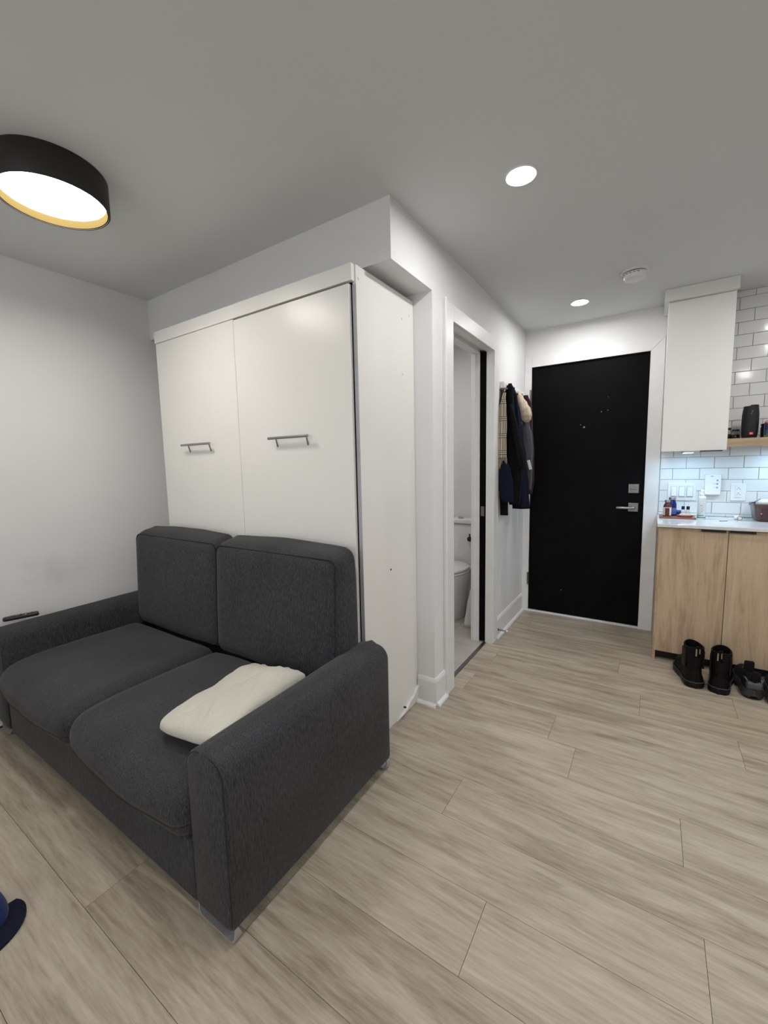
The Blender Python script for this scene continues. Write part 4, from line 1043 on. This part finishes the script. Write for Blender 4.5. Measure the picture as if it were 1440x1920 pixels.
def make_boot(label, group):
    t = thing('ankle_boot', (0, 0, 0), label, 'boot', group)
    L, W_ = .285, .047
    obj('sole', loft(B(), [footring(L, W_, 0, .002), footring(L, W_, .004, .005), footring(L, W_, .030, .006), footring(L, W_, .034, .003)]), boot_sole, t, local=True, smooth=True, angle=45)
    wl = []
    for p in footring(L, W_, .034, .0045): wl.append(p)
    obj('welt', tube(B(), wl, .0022, 6, closed=True), mat('dark_welt', (.05, .05, .05, 1), .5, var=.2) if 'welt' not in M else M['welt'], t, local=True, smooth=True)
    obj('vamp', loft(B(), [footring(L, W_, .032, -.001), footring(L, W_*.98, .060, -.002), footring(L*.97, W_*.88, .082, -.006), footring(L*.86, W_*.74, .100, -.010), footring(L*.66, W_*.70, .118, -.010)]), boot_leather, t, local=True, smooth=True, angle=60)
    rings = []
    for z_, cy, rx, ry in ((.060, .075, .040, .070), (.11, .075, .038, .068), (.15, .072, .041, .066), (.19, .070, .044, .066), (.222, .069, .045, .066), (.222, .069, .039, .060), (.19, .070, .038, .060), (.13, .072, .034, .058)):
        rings.append([(rx*math.cos(a), cy+ry*math.sin(a), z_+(.012*math.sin(a)**2*(1 if z_ > .2 else 0))) for a in [2*PI*k/32 for k in range(32)]])
    obj('shaft', loft(B(), rings), boot_leather, t, local=True, smooth=True, angle=60)
    for s_ in (-1, 1): obj('elastic_panel', softbox(s_*.041-.005, s_*.041+.005, .045, .105, .10, .205, .004, 6), boot_sole, t, local=True, smooth=True)
    lp = obj('pull_tab', tube(B(), [(-.009, .003, .180), (-.009, -.002, .222), (-.006, .002, .242), (.006, .002, .242), (.009, -.002, .222), (.009, .003, .180)], .0045, 8), boot_leather, t, local=True, smooth=True)
    yl = mat('tan_tab_stitch', (.30, .24, .13, 1), .7, var=.2) if 'tabm' not in M else M['tabm']; M['tabm'] = yl
    obj('tab_print', bx(-.0065, -.001, -.0085, -.0060, .192, .228), yl, lp, local=False) if False else None
    tp = obj('tab_print', bx(-.012, -.0065, -.0085, -.0040, .190, .230), yl, t, local=True)
    tp2 = obj('tab_print', bx(.004, .0075, -.0085, -.0040, .205, .232), yl, t, local=True)
    return t
b1 = make_boot('left black ankle boot standing against the oak cabinet', 'black ankle boots')
b1.location = (.258, 2.845, 0); b1.rotation_euler = (0, 0, math.radians(12))
b1.scale = (1.06, 1.0, 1.03)
b2 = copy_tree(b1); b2['label'] = 'right black ankle boot, beside the grey trainers'
b2.location = (.356, 2.835, 0); b2.rotation_euler = (0, 0, math.radians(-10))

up_dark = fabric_mat('black_mesh_upper', (.003, .003, .0035, 1), (.013, .013, .015, 1), 300, .6, sheen=0)
up_grey = mat('grey_overlay', (.075, .078, .085, 1), .5, bump=.2, bscale=150, var=.2, vscale=30)
mid_grey = mat('grey_foam_midsole', (.04, .041, .044, 1), .55, bump=.2, bscale=40, var=.2, vscale=20)
def make_trainer(label, group):
    t = thing('trainer', (0, 0, 0), label, 'shoe', group)
    L, W_ = .285, .047
    obj('outsole', loft(B(), [footring(L, W_, 0, -.002), footring(L, W_, .008, .001)]), M['black_plastic'], t, local=True, smooth=True, angle=45)
    ms = [footring(L, W_, .008, .001), footring(L, W_, .018, .007), footring(L, W_, .030, .004), footring(L, W_*.96, .046, .001)]
    ms = [[(p[0]*(1-.0), p[1], p[2]+(.010*max(0, 1-abs(p[0])/.018) if (i == 0 and p[1] < .02) else 0)) for p in ring] for i, ring in enumerate(ms)]
    obj('midsole', loft(B(), ms), mid_grey, t, local=True, smooth=True, angle=50)
    obj('vamp', loft(B(), [footring(L, W_*.95, .040, 0), footring(L, W_*.92, .060, -.004), footring(L*.93, W_*.84, .076, -.008), footring(L*.78, W_*.74, .090, -.010)]), up_dark, t, local=True, smooth=True, angle=60)
    rings = []
    for z_, cy, rx, ry in ((.045, .062, .041, .060), (.07, .062, .036, .060), (.095, .066, .035, .062), (.108, .068, .034, .060), (.106, .068, .027, .052), (.08, .068, .026, .05)):
        rings.append([(rx*math.cos(a), cy+ry*math.sin(a), z_+(.010*(-math.sin(a)) if z_ > .09 else 0)) for a in [2*PI*k/28 for k in range(28)]])
    obj('heel_collar', loft(B(), rings), up_dark, t, local=True, smooth=True, angle=60)
    obj('heel_counter', softbox(-.034, .034, -.0035, .03, .046, .082, .012, 10, (0, .003, 0)), up_grey, t, local=True, smooth=True)
    for s_ in (-1, 1): obj('side_overlay', tube(B(), [(s_*.026, .004, .078), (s_*.036, .02, .092), (s_*.0375, .045, .088)], [.004, .0045, .003], 8), up_grey, t, local=True, smooth=True)
    obj('heel_tab', softbox(-.013, .013, -.003, .008, .085, .132, .006, 8), up_dark, t, local=True, smooth=True)
    obj('tongue', softbox(-.022, .022, .115, .135, .075, .140, .009, 8), up_dark, t, local=True, smooth=True)
    for i in range(4): obj('lace', tube(B(), [(-.022, .135+.018*i, .096-.004*i), (0, .14+.018*i, .103-.005*i), (.022, .135+.018*i, .096-.004*i)], .0025, 6), M['dark_plastic'], t, local=True, smooth=True)
    return t
t1 = make_trainer('left grey and black trainer, heel out, right of the black boots', 'grey trainers')
t1.location = (.512, 2.862, 0); t1.rotation_euler = (0, 0, math.radians(4))
t1.scale = (1.04, 1.0, 1.2)
t2 = copy_tree(t1); t2['label'] = 'right grey and black trainer cut by the right frame edge'
t2.location = (.606, 2.825, 0); t2.rotation_euler = (0, 0, math.radians(-6))
